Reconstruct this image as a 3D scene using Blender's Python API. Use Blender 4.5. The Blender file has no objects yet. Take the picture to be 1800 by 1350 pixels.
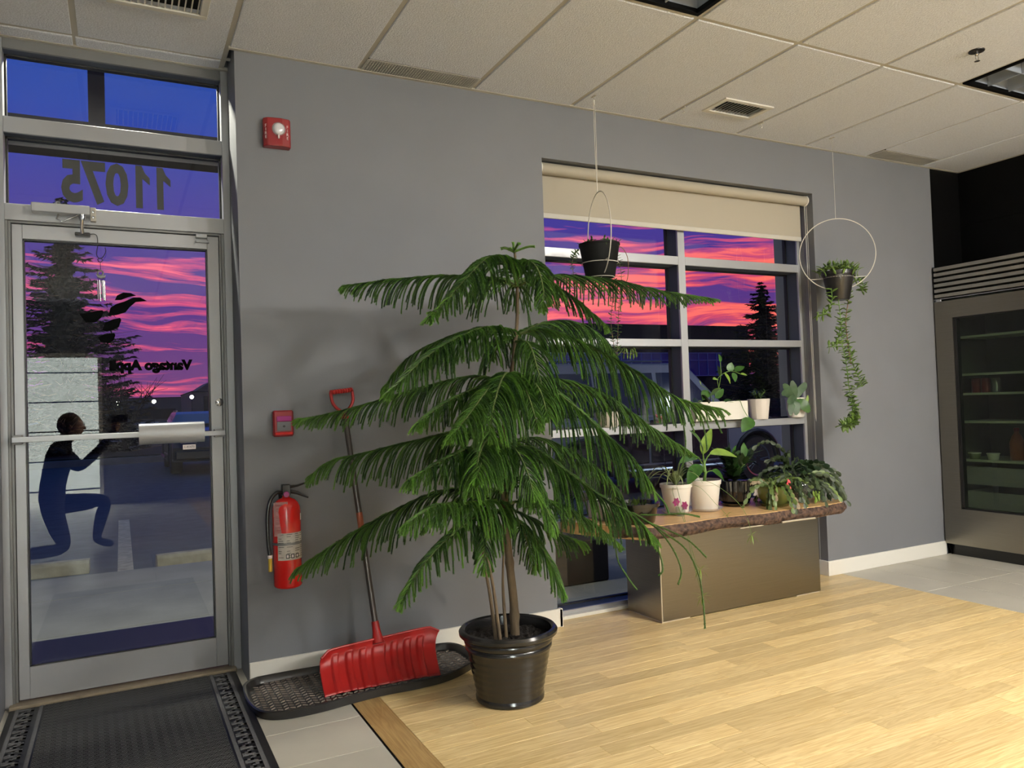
import bpy, math, random
import numpy as np
from mathutils import Vector, Matrix, Euler
random.seed(7)
rng = np.random.default_rng(11)
SC = bpy.context.scene
COL = SC.collection
PI = math.pi

# ---------------------------------------------------------------- camera
YAW, PITCH, ROLL, FPX = 0.47274, 0.02596, -0.03393, 1349.05
CAM = Vector((0.0, -3.65387, 1.22))
_f = Vector((math.sin(YAW)*math.cos(PITCH), math.cos(YAW)*math.cos(PITCH), math.sin(PITCH)))
_r = Vector((math.cos(YAW), -math.sin(YAW), 0)); _u = _r.cross(_f)
_r2 = _r*math.cos(ROLL)+_u*math.sin(ROLL); _u2 = -_r*math.sin(ROLL)+_u*math.cos(ROLL)
cam = bpy.data.cameras.new('camera'); co = bpy.data.objects.new('camera', cam); COL.objects.link(co)
co.matrix_world = Matrix(((_r2.x, _u2.x, -_f.x, CAM.x), (_r2.y, _u2.y, -_f.y, CAM.y), (_r2.z, _u2.z, -_f.z, CAM.z), (0, 0, 0, 1)))
cam.sensor_width = 36; cam.lens = FPX/1800*36; cam.clip_start = .02; cam.clip_end = 2000
SC.camera = co

# ---------------------------------------------------------------- exposure
SC.view_settings.view_transform = 'Standard'; SC.view_settings.look = 'None'
SC.view_settings.gamma = 1; SC.view_settings.use_curve_mapping = False
SC.view_settings.exposure = 0.0
SC.cycles.max_bounces = 10; SC.cycles.transparent_max_bounces = 24
SC.cycles.diffuse_bounces = 6; SC.cycles.glossy_bounces = 4
SC.cycles.sample_clamp_indirect = 4; SC.cycles.caustics_reflective = False; SC.cycles.caustics_refractive = False
SC.cycles.use_denoising = True

def lin(c):
    return tuple(((x/255)/12.92 if x/255 <= .04045 else ((x/255+.055)/1.055)**2.4) for x in c)+(1,)

# ---------------------------------------------------------------- sky (world)
W = bpy.data.worlds.new('dawn_sky'); SC.world = W; W.use_nodes = True
nt = W.node_tree; N = nt.nodes; L = nt.links; N.clear()
def nd(t, **k):
    n = N.new(t)
    for a, b in k.items(): setattr(n, a, b)
    return n
def mth(op, a, b=None, c=None, clamp=False):
    n = N.new('ShaderNodeMath'); n.operation = op; n.use_clamp = clamp
    for i, x in enumerate((a, b, c)):
        if x is None: continue
        if isinstance(x, (int, float)): n.inputs[i].default_value = x
        else: L.new(x, n.inputs[i])
    return n.outputs[0]
def mixc(f, a, b):
    n = N.new('ShaderNodeMix'); n.data_type = 'RGBA'
    for s, x in ((n.inputs[0], f), (n.inputs[6], a), (n.inputs[7], b)):
        if isinstance(x, (int, float, tuple)): s.default_value = x
        else: L.new(x, s)
    return n.outputs[2]
def ramp(x, stops, interp='LINEAR'):
    n = N.new('ShaderNodeValToRGB'); n.color_ramp.interpolation = interp
    e = n.color_ramp.elements
    while len(e) < len(stops): e.new(.5)
    for i, (p, c) in enumerate(stops): e[i].position = p; e[i].color = c
    L.new(x, n.inputs[0]); return n.outputs[0]
tc = nd('ShaderNodeTexCoord'); sx = nd('ShaderNodeSeparateXYZ'); L.new(tc.outputs['Generated'], sx.inputs[0])
X, Y, Z = sx.outputs
hr = mth('SQRT', mth('ADD', mth('MULTIPLY', X, X), mth('MULTIPLY', Y, Y)))
el = mth('DIVIDE', Z, mth('MAXIMUM', hr, .05))
az = mth('ARCTAN2', X, Y)
def noise(u, v, scale, det, rough=.55, dist=0.0, w=0.0):
    c = nd('ShaderNodeCombineXYZ'); L.new(u, c.inputs[0]); L.new(v, c.inputs[1]); c.inputs[2].default_value = w
    n = nd('ShaderNodeTexNoise'); n.inputs['Scale'].default_value = scale; n.inputs['Detail'].default_value = det
    n.inputs['Roughness'].default_value = rough; n.inputs['Distortion'].default_value = dist
    L.new(c.outputs[0], n.inputs['Vector']); return n.outputs['Fac']
warp = noise(mth('MULTIPLY', az, 2.0), mth('MULTIPLY', el, 5.0), 1.3, 3)
elw = mth('ADD', el, mth('MULTIPLY', mth('SUBTRACT', warp, .5), .10))
elt = mth('ADD', elw, mth('MULTIPLY', az, .02))
st = noise(mth('MULTIPLY', az, 2.6), mth('MULTIPLY', elt, 26.0), 1.0, 7, .6, .6)       # stretched cloud streaks
st2 = noise(mth('MULTIPLY', az, 1.4), mth('MULTIPLY', elt, 8.5), 1.0, 4, .5, .3, 5.0)    # broad bands
east = mth('MULTIPLY_ADD', az, 1.15, -.25, clamp=True)                                     # warmer towards the sunrise side
thin = noise(mth('MULTIPLY', az, 7.0), mth('MULTIPLY', elt, 95.0), 1.0, 5, .6, .5, 9.0)  # fine ripples in the streaks
mix1 = mth('ADD', mth('ADD', mth('MULTIPLY', st, .62), mth('MULTIPLY', st2, .38)), mth('MULTIPLY', mth('SUBTRACT', thin, .5), .62))
bias = mth('MULTIPLY', mth('SUBTRACT', mth('MAXIMUM', el, .125), .13), -.80)
mask = mth('MULTIPLY', mth('SUBTRACT', mth('ADD', mth('ADD', mix1, bias), mth('MULTIPLY', east, .11)), .487), 7.0, clamp=True)
dark = ramp(el, [(0.0, lin((118, 62, 118))), (.08, lin((98, 56, 124))), (.17, lin((76, 54, 136))), (.26, lin((66, 62, 150))), (.36, lin((46, 72, 162))), (.55, lin((38, 76, 150))), (1.0, lin((34, 76, 136)))])
hot = mixc(east, lin((255, 94, 124)), lin((255, 84, 58)))
hot = mixc(ramp(el, [(.16, (0, 0, 0, 1)), (.34, (1, 1, 1, 1))]), hot, lin((178, 110, 184)))
# the glow belongs to the sunrise side of the sky (about 50 degrees right of the window's normal); the opposite side stays blue
glow = mth('MULTIPLY_ADD', mth('DIVIDE', mth('ADD', mth('MULTIPLY', X, .766), mth('MULTIPLY', Y, .643)), mth('MAXIMUM', hr, .05)), 1.6, .55, clamp=True)
dark = mixc(glow, lin((44, 66, 122)), dark); mask = mth('MULTIPLY', mask, glow)
cl = mixc(mask, dark, hot)
rim = mth('MULTIPLY', mth('SUBTRACT', mask, .62), 2.2, clamp=True)
cl = mixc(mth('MULTIPLY', rim, .5), cl, mixc(east, lin((255, 140, 150)), lin((255, 140, 96))))
fade = ramp(el, [(.30, (1, 1, 1, 1)), (.5, (0, 0, 0, 1))])
cl = mixc(fade, dark, cl)
below = mth('GREATER_THAN', 0.0, Z)
cl = mixc(below, cl, lin((40, 40, 60)))
bg = nd('ShaderNodeBackground'); L.new(cl, bg.inputs[0]); bg.inputs[1].default_value = 1.12
wo = nd('ShaderNodeOutputWorld'); L.new(bg.outputs[0], wo.inputs[0])

# ---------------------------------------------------------------- lights
def area(name, loc, sx_, sy_, power, color, rot=(0, 0, 0)):
    l = bpy.data.lights.new(name, 'AREA'); l.shape = 'RECTANGLE'; l.size = sx_; l.size_y = sy_; l.energy = power; l.color = color
    o = bpy.data.objects.new(name, l); o.location = loc; o.rotation_euler = rot; COL.objects.link(o); return o
WARM = (1, .96, .90); NEUT = (1, .98, .95)
LIT = [((3.82, -4.135), 80, WARM), ((3.208, -2.915), 55, WARM), ((-1.66, -5.35), 25, NEUT)]  # last panel is unseen fill, added to brighten the left side
UNSEEN_GLOBES = [(2.75, -5.3, 170, 'added unseen globe lamp nearest the kneeling person'), (4.35, -5.1, 300, 'brightest added unseen globe lamp over the oak floor'), (5.6, -6.6, 120, 'added unseen globe lamp towards the right wall')]
PCOL = (255, 250, 240)
for (x, y), p, c in LIT: area('troffer_light', (x, y, 2.83), .5, 1.1, p, c)
area('bay_light', (-1.0, -8.6, 2.9), 2.4, 1.6, 16000, (.95, 1, .97))
def point(name, loc, power, color, r=.1):
    l = bpy.data.lights.new(name, 'POINT'); l.energy = power; l.color = color; l.shadow_soft_size = r
    o = bpy.data.objects.new(name, l); o.location = loc; COL.objects.link(o); return o

OUTDOOR_FILL = [(.02, .55, 3.14, 80), (3.9, .55, 3.14, 8), (11.0, .55, 3.14, 90)]     # unseen white lamps added to light the ground and car outside
for x, y, z, p in OUTDOOR_FILL: area('added_outdoor_light', (x, y+.12, z-.06), .3, .12, p, (1, .97, .80) if x < 1 else (.75, .87, 1), (math.radians(12 if x < 1 else 35), 0, 0))

# ---------------------------------------------------------------- materials
MATS = {}
def mat(name, col, rough=.5, metal=0.0, spec=.5, var=0.0, vscale=8.0, bump=0.0, bscale=60.0, coat=0.0, stretch=(1, 1, 1), rnd=0.0, attr=None, sheen=0.0, trans=0.0, emit=None, es=1.0, alpha=1.0, det=4):
    m = bpy.data.materials.new(name); m.use_nodes = True; MATS[name] = m
    n = m.node_tree.nodes; l = m.node_tree.links; b = n['Principled BSDF']
    c = lin(col) if max(col) > 1 else tuple(col)+(1,)
    b.inputs['Base Color'].default_value = c; b.inputs['Roughness'].default_value = rough; b.inputs['Metallic'].default_value = metal
    b.inputs['Specular IOR Level'].default_value = spec; b.inputs['Coat Weight'].default_value = coat
    if coat: b.inputs['Coat Roughness'].default_value = .08
    if sheen: b.inputs['Sheen Weight'].default_value = sheen
    if emit: b.inputs['Emission Color'].default_value = lin(emit); b.inputs['Emission Strength'].default_value = es
    if trans: b.inputs['Transmission Weight'].default_value = trans
    if alpha < 1: b.inputs['Alpha'].default_value = alpha
    cur = None
    if var or bump:
        t = n.new('ShaderNodeTexCoord'); mp = n.new('ShaderNodeMapping'); mp.inputs['Scale'].default_value = stretch; l.new(t.outputs['Object'], mp.inputs[0])
    if attr:
        a = n.new('ShaderNodeAttribute'); a.attribute_name = attr; cur = a.outputs['Color']
    if var:
        x = n.new('ShaderNodeTexNoise'); x.inputs['Scale'].default_value = vscale; x.inputs['Detail'].default_value = det; l.new(mp.outputs[0], x.inputs['Vector'])
        r = n.new('ShaderNodeMapRange'); r.inputs[1].default_value = .3; r.inputs[2].default_value = .7; r.inputs[3].default_value = 1-var; r.inputs[4].default_value = 1+var; l.new(x.outputs['Fac'], r.inputs[0])
        v = n.new('ShaderNodeVectorMath'); v.operation = 'SCALE'; v.inputs[0].default_value = c[:3]
        if cur: l.new(cur, v.inputs[0])
        l.new(r.outputs[0], v.inputs['Scale']); cur = v.outputs[0]
    if rnd:
        o = n.new('ShaderNodeObjectInfo'); r = n.new('ShaderNodeMapRange'); r.inputs[3].default_value = 1-rnd; r.inputs[4].default_value = 1+rnd; l.new(o.outputs['Random'], r.inputs[0])
        v = n.new('ShaderNodeVectorMath'); v.operation = 'SCALE'; v.inputs[0].default_value = c[:3]
        if cur: l.new(cur, v.inputs[0])
        l.new(r.outputs[0], v.inputs['Scale']); cur = v.outputs[0]
    if cur: l.new(cur, b.inputs['Base Color'])
    if bump:
        x = n.new('ShaderNodeTexNoise'); x.inputs['Scale'].default_value = bscale; x.inputs['Detail'].default_value = 5; l.new(mp.outputs[0], x.inputs['Vector'])
        bb = n.new('ShaderNodeBump'); bb.inputs['Strength'].default_value = bump; bb.inputs['Distance'].default_value = .01; l.new(x.outputs['Fac'], bb.inputs['Height']); l.new(bb.outputs[0], b.inputs['Normal'])
    return m
def glassmat(name, tint=(1, 1, 1), refl=1.0, rough=0.0, body=0.0, bodycol=(0, 0, 0)):
    m = bpy.data.materials.new(name); m.use_nodes = True; n = m.node_tree.nodes; l = m.node_tree.links; n.clear()
    o = n.new('ShaderNodeOutputMaterial'); t = n.new('ShaderNodeBsdfTransparent'); t.inputs[0].default_value = tuple(tint)+(1,)
    g = n.new('ShaderNodeBsdfGlossy'); g.inputs['Roughness'].default_value = rough
    f = n.new('ShaderNodeFresnel'); f.inputs[0].default_value = 1.5
    k = n.new('ShaderNodeMath'); k.operation = 'MULTIPLY'; k.use_clamp = True; l.new(f.outputs[0], k.inputs[0])
    ge = n.new('ShaderNodeNewGeometry'); bf = n.new('ShaderNodeMath'); bf.operation = 'MULTIPLY_ADD'; bf.inputs[1].default_value = -refl; bf.inputs[2].default_value = refl; l.new(ge.outputs['Backfacing'], bf.inputs[0]); l.new(bf.outputs[0], k.inputs[1])
    x = n.new('ShaderNodeMixShader'); l.new(k.outputs[0], x.inputs[0]); l.new(t.outputs[0], x.inputs[1]); l.new(g.outputs[0], x.inputs[2])
    last = x.outputs[0]
    if body:
        d = n.new('ShaderNodeBsdfDiffuse'); d.inputs[0].default_value = tuple(bodycol)+(1,)
        y = n.new('ShaderNodeMixShader'); y.inputs[0].default_value = body; l.new(last, y.inputs[1]); l.new(d.outputs[0], y.inputs[2]); last = y.outputs[0]
    l.new(last, o.inputs[0]); MATS[name] = m; return m

# ---------------------------------------------------------------- geometry helpers
class G:
    def __init__(s): s.v = []; s.f = []; s.mi = []; s.cur = 0
    def add(s, vs, fs):
        k = len(s.v); s.v.extend([tuple(map(float, p)) for p in vs]); s.f.extend([tuple(i+k for i in f) for f in fs]); s.mi.extend([s.cur]*len(fs)); return s
    def box(s, x0, x1, y0, y1, z0, z1, c=0.0):
        if c:   # chamfered box
            vs = []; fs = []
            X0, X1, Y0, Y1, Z0, Z1 = x0, x1, y0, y1, z0, z1
            P = {}
            for i, (x, sx_) in enumerate(((X0, 1), (X1, -1))):
                for j, (y, sy_) in enumerate(((Y0, 1), (Y1, -1))):
                    for k, (z, sz_) in enumerate(((Z0, 1), (Z1, -1))):
                        for a in range(3):
                            p = [x, y, z]
                            if a != 0: p[0] += sx_*c
                            if a != 1: p[1] += sy_*c
                            if a != 2: p[2] += sz_*c
                            P[i, j, k, a] = len(vs); vs.append(p)
            q = P
            for k, zz in ((0, 1), (1, -1)): fs.append([q[i, j, k, 2] for i, j in ((0, 0), (1, 0), (1, 1), (0, 1))][::-zz])
            for j, zz in ((0, 1), (1, -1)): fs.append([q[i, j, k, 1] for i, k in ((0, 0), (1, 0), (1, 1), (0, 1))][::zz])
            for i, zz in ((0, 1), (1, -1)): fs.append([q[i, j, k, 0] for j, k in ((0, 0), (1, 0), (1, 1), (0, 1))][::-zz])
            for i in (0, 1):
                for j in (0, 1): fs.append([q[i, j, 0, 0], q[i, j, 1, 0], q[i, j, 1, 1], q[i, j, 0, 1]][::(1 if (i+j) % 2 else -1)])
            for i in (0, 1):
                for k in (0, 1): fs.append([q[i, 0, k, 0], q[i, 1, k, 0], q[i, 1, k, 2], q[i, 0, k, 2]][::(-1 if (i+k) % 2 else 1)])
            for j in (0, 1):
                for k in (0, 1): fs.append([q[0, j, k, 1], q[1, j, k, 1], q[1, j, k, 2], q[0, j, k, 2]][::(1 if (j+k) % 2 else -1)])
            for i in (0, 1):
                for j in (0, 1):
                    for k in (0, 1): fs.append([q[i, j, k, 0], q[i, j, k, 1], q[i, j, k, 2]][::(-1 if (i+j+k) % 2 else 1)])
            return s.add(vs, fs)
        v = [(x, y, z) for z in (z0, z1) for x, y in ((x0, y0), (x1, y0), (x1, y1), (x0, y1))]
        return s.add(v, [(3, 2, 1, 0), (4, 5, 6, 7), (0, 1, 5, 4), (1, 2, 6, 5), (2, 3, 7, 6), (3, 0, 4, 7)])
    def tube(s, pts, r, n=8, cap=True):
        pts = [Vector(p) for p in pts]; rs = r if isinstance(r, (list, tuple)) else [r]*len(pts)
        T = []
        for i in range(len(pts)):
            a = pts[max(i-1, 0)]; b = pts[min(i+1, len(pts)-1)]; T.append((b-a).normalized())
        up = Vector((0, 0, 1)) if abs(T[0].z) < .9 else Vector((1, 0, 0))
        u = T[0].cross(up).normalized(); vs = []; fs = []
        for i, p in enumerate(pts):
            u = (u-T[i]*u.dot(T[i])).normalized(); w = T[i].cross(u)
            for k in range(n):
                a = 2*PI*k/n; vs.append(p+(u*math.cos(a)+w*math.sin(a))*rs[i])
        for i in range(len(pts)-1):
            for k in range(n):
                k2 = (k+1) % n; fs.append((i*n+k, i*n+k2, (i+1)*n+k2, (i+1)*n+k))
        if cap: fs.append(tuple(range(n))[::-1]); fs.append(tuple((len(pts)-1)*n+k for k in range(n)))
        return s.add(vs, fs)
    def lathe(s, prof, c=(0, 0, 0), n=32, axis='z', wob=None):
        vs = []; fs = []
        for i, (r, z) in enumerate(prof):
            for k in range(n):
                a = 2*PI*k/n; rr = r*(wob(a, i) if wob else 1)
                p = (rr*math.cos(a), rr*math.sin(a), z)
                if axis == 'y': p = (p[0], -p[2], p[1])
                if axis == 'x': p = (p[2], p[0], p[1])
                vs.append((p[0]+c[0], p[1]+c[1], p[2]+c[2]))
        for i in range(len(prof)-1):
            for k in range(n):
                k2 = (k+1) % n; fs.append((i*n+k, i*n+k2, (i+1)*n+k2, (i+1)*n+k))
        fs.append(tuple(range(n))[::-1]); fs.append(tuple((len(prof)-1)*n+k for k in range(n)))
        return s.add(vs, fs)
    def prism(s, poly, a, b, axis='z'):
        n = len(poly)
        def p3(p, t): return {'z': (p[0], p[1], t), 'y': (p[0], t, p[1]), 'x': (t, p[0], p[1])}[axis]
        vs = [p3(p, a) for p in poly]+[p3(p, b) for p in poly]
        fs = [tuple(range(n))[::-1], tuple(range(n, 2*n))]+[(i, (i+1) % n, (i+1) % n+n, i+n) for i in range(n)]
        return s.add(vs, fs)
    def leaf(s, p, d, up, L_, w, seg=5, curl=.25, fold=.15, shape=None, th=0.0):
        p = Vector(p); d = Vector(d).normalized(); up = Vector(up); side = d.cross(up)
        if side.length < 1e-4: side = d.cross(Vector((1, 0, 0)))
        side.normalize(); nn = side.cross(d).normalized(); vs = []; fs = []
        for i in range(seg+1):
            t = i/seg; ww = (shape(t) if shape else math.sin(PI*min(1, t*.92+.06))**.8)*w*.5
            c = p+d*(L_*t)-nn*(curl*L_*t*t)
            vs += [c-side*ww+nn*(fold*ww), c, c+side*ww+nn*(fold*ww)]
        for i in range(seg):
            a = i*3; fs += [(a, a+1, a+4, a+3), (a+1, a+2, a+5, a+4)]
        if th:
            k = len(vs); vs += [Vector(v)-nn*th for v in vs]; fs += [tuple(j+k for j in f)[::-1] for f in fs]
            for i in range(seg):
                a = i*3; fs += [(a, a+3, a+3+k, a+k), (a+2, a+2+k, a+5+k, a+5)]
        return s.add(vs, fs)
    def ball(s, c, r, n=12, m=8, sc=(1, 1, 1)):
        vs = [(c[0], c[1], c[2]+r*sc[2])]; fs = []
        for i in range(1, m):
            t = PI*i/m
            for k in range(n):
                a = 2*PI*k/n; vs.append((c[0]+r*sc[0]*math.sin(t)*math.cos(a), c[1]+r*sc[1]*math.sin(t)*math.sin(a), c[2]+r*sc[2]*math.cos(t)))
        vs.append((c[0], c[1], c[2]-r*sc[2])); e = len(vs)-1
        for k in range(n):
            k2 = (k+1) % n; fs.append((0, 1+k, 1+k2)); fs.append((e, e-n+k2, e-n+k))
            for i in range(m-2): a = 1+i*n; fs.append((a+k, a+n+k, a+n+k2, a+k2))
        return s.add(vs, fs)
def spline(pts, n=8):
    P = [Vector(p) for p in pts]; out = []
    for i in range(len(P)-1):
        a = P[max(i-1, 0)]; b = P[i]; c = P[i+1]; d = P[min(i+2, len(P)-1)]
        for k in range(n):
            t = k/n; out.append(.5*((2*b)+(c-a)*t+(2*a-5*b+4*c-d)*t*t+(3*b-a-3*c+d)*t**3))
    out.append(P[-1]); return out
def obj(name, g, m, parent=None, smooth=False, bevel=0.0, loc=None, **kw):
    if isinstance(g, G):
        me = bpy.data.meshes.new(name); me.from_pydata(g.v, [], g.f); me.update()
        ms = m if isinstance(m, (list, tuple)) else [m]
        for x in ms: me.materials.append(MATS[x] if isinstance(x, str) else x)
        if len(ms) > 1: me.polygons.foreach_set('material_index', g.mi)
        if smooth: me.polygons.foreach_set('use_smooth', [True]*len(me.polygons))
    else: me = g
    o = bpy.data.objects.new(name, me); COL.objects.link(o)
    if smooth and smooth != 'full':
        md = o.modifiers.new('es', 'EDGE_SPLIT'); md.split_angle = math.radians(40)
    if parent: o.parent = parent
    if loc: o.location = loc
    if bevel:
        md = o.modifiers.new('bv', 'BEVEL'); md.width = bevel; md.segments = 2; md.limit_method = 'ANGLE'; md.angle_limit = .6
    for a, b in kw.items(): o[a] = b
    return o
def thing(name, label, cat, loc=(0, 0, 0), rz=0, group=None):
    o = bpy.data.objects.new(name, None); o.empty_display_size = .1; COL.objects.link(o); o.location = loc; o.rotation_euler = (0, 0, rz)
    o['label'] = label; o['category'] = cat
    if group: o['group'] = group
    return o
def tag(o, label, cat, group=None, kind=None):
    o['label'] = label; o['category'] = cat
    if group: o['group'] = group
    if kind: o['kind'] = kind
    return o
def struct(name, g=None, m=None, **kw):
    if g is None:
        o = bpy.data.objects.new(name, None); COL.objects.link(o)
    else: o = obj(name, g, m, **kw)
    o['kind'] = 'structure'; return o
def label_of(o, s): o['label'] = s; return o
def textmesh(name, s, size, ext, m, parent, mat4, bold=0.0, width=1.0):
    c = bpy.data.curves.new(name, 'FONT'); c.body = s; c.size = size; c.extrude = ext; c.align_x = 'CENTER'; c.align_y = 'CENTER'; c.offset = bold; c.resolution_u = 3
    o = bpy.data.objects.new(name+'_t', c); COL.objects.link(o)
    dg = bpy.context.evaluated_depsgraph_get(); me = bpy.data.meshes.new_from_object(o.evaluated_get(dg)); bpy.data.objects.remove(o)
    me.transform(mat4 @ Matrix.Diagonal((width, 1, 1, 1))); me.materials.clear(); me.materials.append(MATS[m])
    return obj(name, me, m, parent)
# ---------------------------------------------------------------- palette
mat('wall_paint', (115, 117, 122), .62, spec=.25, var=.03, vscale=3, bump=.06, bscale=220)
mat('white_trim', (226, 224, 216), .4)
mat('ceiling_board', (230, 233, 240), .9, spec=.1, var=.075, vscale=115, bump=.6, bscale=130, det=8)
mat('grid_metal', (190, 186, 176), .5)
mat('alu', (182, 184, 188), .36, metal=.5, var=.04, vscale=2)
mat('alu_dull', (130, 130, 130), .45, metal=.5)
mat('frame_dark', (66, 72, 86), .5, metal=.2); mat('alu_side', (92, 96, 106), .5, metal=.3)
mat('gasket', (8, 8, 10), .5)
mat('chrome', (210, 210, 212), .12, metal=1)
mat('steel', (146, 140, 129), .28, metal=1, var=.05, vscale=4, bump=.08, bscale=8, stretch=(1, 1, 60))
mat('steel_h', (190, 184, 174), .3, metal=1, var=.04, vscale=4, bump=.08, bscale=8, stretch=(60, 60, 1))
mat('black_paint', (3, 3, 3), .6, spec=.1)
mat('black_plastic', (14, 14, 15), .35)
mat('dark_plastic', (32, 31, 31), .3)
mat('floor_tile', (186, 182, 170), .38, var=.05, vscale=5, rnd=.035, bump=.03, bscale=30)
mat('grout', (58, 55, 50), .9)
mat('blind_fabric', (168, 161, 146), .75, bump=.12, bscale=500, spec=.2)
mat('vinyl_black', (20, 19, 16), .5)
mat('threshold', (150, 138, 118), .5, metal=.3, var=.15, vscale=20)
mat('red_plastic', (128, 20, 26), .35, coat=.3)
mat('red_paint', (200, 26, 22), .25, coat=.5)
mat('white_ink', (225, 215, 215), .6)
mat('lens', (235, 235, 240), .1, metal=.2)
glassmat('pane', refl=2.1); glassmat('fridge_glass', (.62, .68, .6), 1.2); glassmat('clear_glass', (.93, .95, .93), 1.3, body=.06, bodycol=(.5, .55, .5)); glassmat('clear_plastic', (.93, .93, .93), 1, .15, body=.22, bodycol=(.8, .8, .8)); glassmat('tag_film', (.9, .85, .85), .8, .2, body=.3, bodycol=(.75, .5, .5))
def woodmat(name, c1, c2):
    m = bpy.data.materials.new(name); m.use_nodes = True; MATS[name] = m; n = m.node_tree.nodes; l = m.node_tree.links; b = n['Principled BSDF']
    t = n.new('ShaderNodeTexCoord'); oi = n.new('ShaderNodeObjectInfo')
    ad = n.new('ShaderNodeVectorMath'); ad.operation = 'ADD'; cm = n.new('ShaderNodeCombineXYZ')
    mu = n.new('ShaderNodeMath'); mu.operation = 'MULTIPLY'; mu.inputs[1].default_value = 37.; l.new(oi.outputs['Random'], mu.inputs[0])
    l.new(mu.outputs[0], cm.inputs[0]); l.new(mu.outputs[0], cm.inputs[2]); l.new(t.outputs['Object'], ad.inputs[0]); l.new(cm.outputs[0], ad.inputs[1])
    mp = n.new('ShaderNodeMapping'); mp.inputs['Scale'].default_value = (1.6, 16, 8); l.new(ad.outputs[0], mp.inputs[0])
    n1 = n.new('ShaderNodeTexNoise'); n1.inputs['Scale'].default_value = 1.5; n1.inputs['Detail'].default_value = 3; n1.inputs['Distortion'].default_value = .8; l.new(mp.outputs[0], n1.inputs['Vector'])
    s = n.new('ShaderNodeMath'); s.operation = 'MULTIPLY'; s.inputs[1].default_value = 42; l.new(n1.outputs['Fac'], s.inputs[0])
    si = n.new('ShaderNodeMath'); si.operation = 'SINE'; l.new(s.outputs[0], si.inputs[0])
    mp2 = n.new('ShaderNodeMapping'); mp2.inputs['Scale'].default_value = (4, 160, 20); l.new(ad.outputs[0], mp2.inputs[0])
    n2 = n.new('ShaderNodeTexNoise'); n2.inputs['Scale'].default_value = 1; n2.inputs['Detail'].default_value = 4; l.new(mp2.outputs[0], n2.inputs['Vector'])
    f = n.new('ShaderNodeMath'); f.operation = 'MULTIPLY_ADD'; l.new(si.outputs[0], f.inputs[0]); f.inputs[1].default_value = .13; l.new(n2.outputs['Fac'], f.inputs[2])
    r = n.new('ShaderNodeValToRGB'); r.color_ramp.elements[0].position = .25; r.color_ramp.elements[1].position = .75; r.color_ramp.elements[0].color = lin(c1); r.color_ramp.elements[1].color = lin(c2); l.new(f.outputs[0], r.inputs[0])
    mr = n.new('ShaderNodeMapRange'); mr.inputs[3].default_value = .80; mr.inputs[4].default_value = 1.12; l.new(oi.outputs['Random'], mr.inputs[0])
    v = n.new('ShaderNodeVectorMath'); v.operation = 'SCALE'; l.new(r.outputs[0], v.inputs[0]); l.new(mr.outputs[0], v.inputs['Scale']); l.new(v.outputs[0], b.inputs['Base Color'])
    b.inputs['Roughness'].default_value = .3; b.inputs['Specular IOR Level'].default_value = .45
    bb = n.new('ShaderNodeBump'); bb.inputs['Strength'].default_value = .06; bb.inputs['Distance'].default_value = .004; l.new(f.outputs[0], bb.inputs['Height']); l.new(bb.outputs[0], b.inputs['Normal'])
    return m
woodmat('oak', (204, 174, 118), (234, 210, 156)); woodmat('oak_dark', (166, 132, 82), (194, 162, 108)); woodmat('slab_wood', (186, 144, 94), (222, 186, 134))

H = 2.885; XR = 9.0; YB = -8.0
# ---------------------------------------------------------------- walls
g = G(); g.box(.495, 2.10, 0, .36, 0, H+.16); g.box(2.10, 4.20, 0, .36, 2.575, H+.16); g.box(4.20, 5.46, 0, .36, 0, H+.16)
g.box(-3.2, -.455, 0, .36, 0, H+.16); g.box(6.1, XR+.2, 0, .36, 0, H+.16); g.box(-.455, .495, .25, .36, H, H+.16)
struct('wall_back', g, 'wall_paint')
g = G().box(5.46, 6.1, 0, .36, 0, H+.16); g.box(5.80, 6.1, -3.0, 0, 2.15, H+.02); g.box(6.04, 6.1, -3.0, 0, 0, 2.15); g.box(5.44, 6.04, -1.0, -.95, 0, 2.15)
g.box(5.795, 5.80, -3.0, 0, 2.47, 2.476)
struct('wall_niche', g, 'black_paint')
struct('wall_left', G().box(-3.2, -3.0, YB, 0, 0, H+.16), 'wall_paint')
struct('wall_right', G().box(XR, XR+.2, YB, 0, 0, H+.16), 'wall_paint')
g = G().box(-3.2, -1.22, YB-.15, YB, 0, H+.16); g.box(-.27, XR+.2, YB-.15, YB, 0, H+.16); g.box(-1.22, -.27, YB-.15, YB, 2.08, H+.16)
struct('wall_front', g, 'wall_paint')
mat('bay_white', (235, 238, 236), .5)
g = G().box(-3.2, -3.0, -11, YB-.15, 0, 3.2); g.box(1, 1.2, -11, YB-.15, 0, 3.2); g.box(-3.2, 1.2, -11, YB-.15, 3.1, 3.2)
struct('wall_bay', g, 'bay_white')
gd = struct('door_2')
for i in range(6): obj('panel', G().box(-2.6, .8, -10.9, -10.84, .02+i*.5, .5+i*.5, .01), 'bay_white', gd)
g = G().box(-1.27, -1.22, YB-.16, YB+.02, 0, 2.13); g.box(-.27, -.22, YB-.16, YB+.02, 0, 2.13); g.box(-1.27, -.22, YB-.16, YB+.02, 2.08, 2.13)
struct('trim_1', g, 'white_trim')
# baseboards
g = G().box(.495, 2.125, -.014, 0, 0, .098, .003); g.box(2.108, 2.125, -.014, .012, 0, .0985)
struct('baseboard_left', g, 'white_trim')
g = G().box(4.186, 5.43, -.014, 0, 0, .098, .003); g.box(4.186, 4.20, 0, .115, 0, .0975, .002)
struct('baseboard_right', g, 'white_trim')
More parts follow.
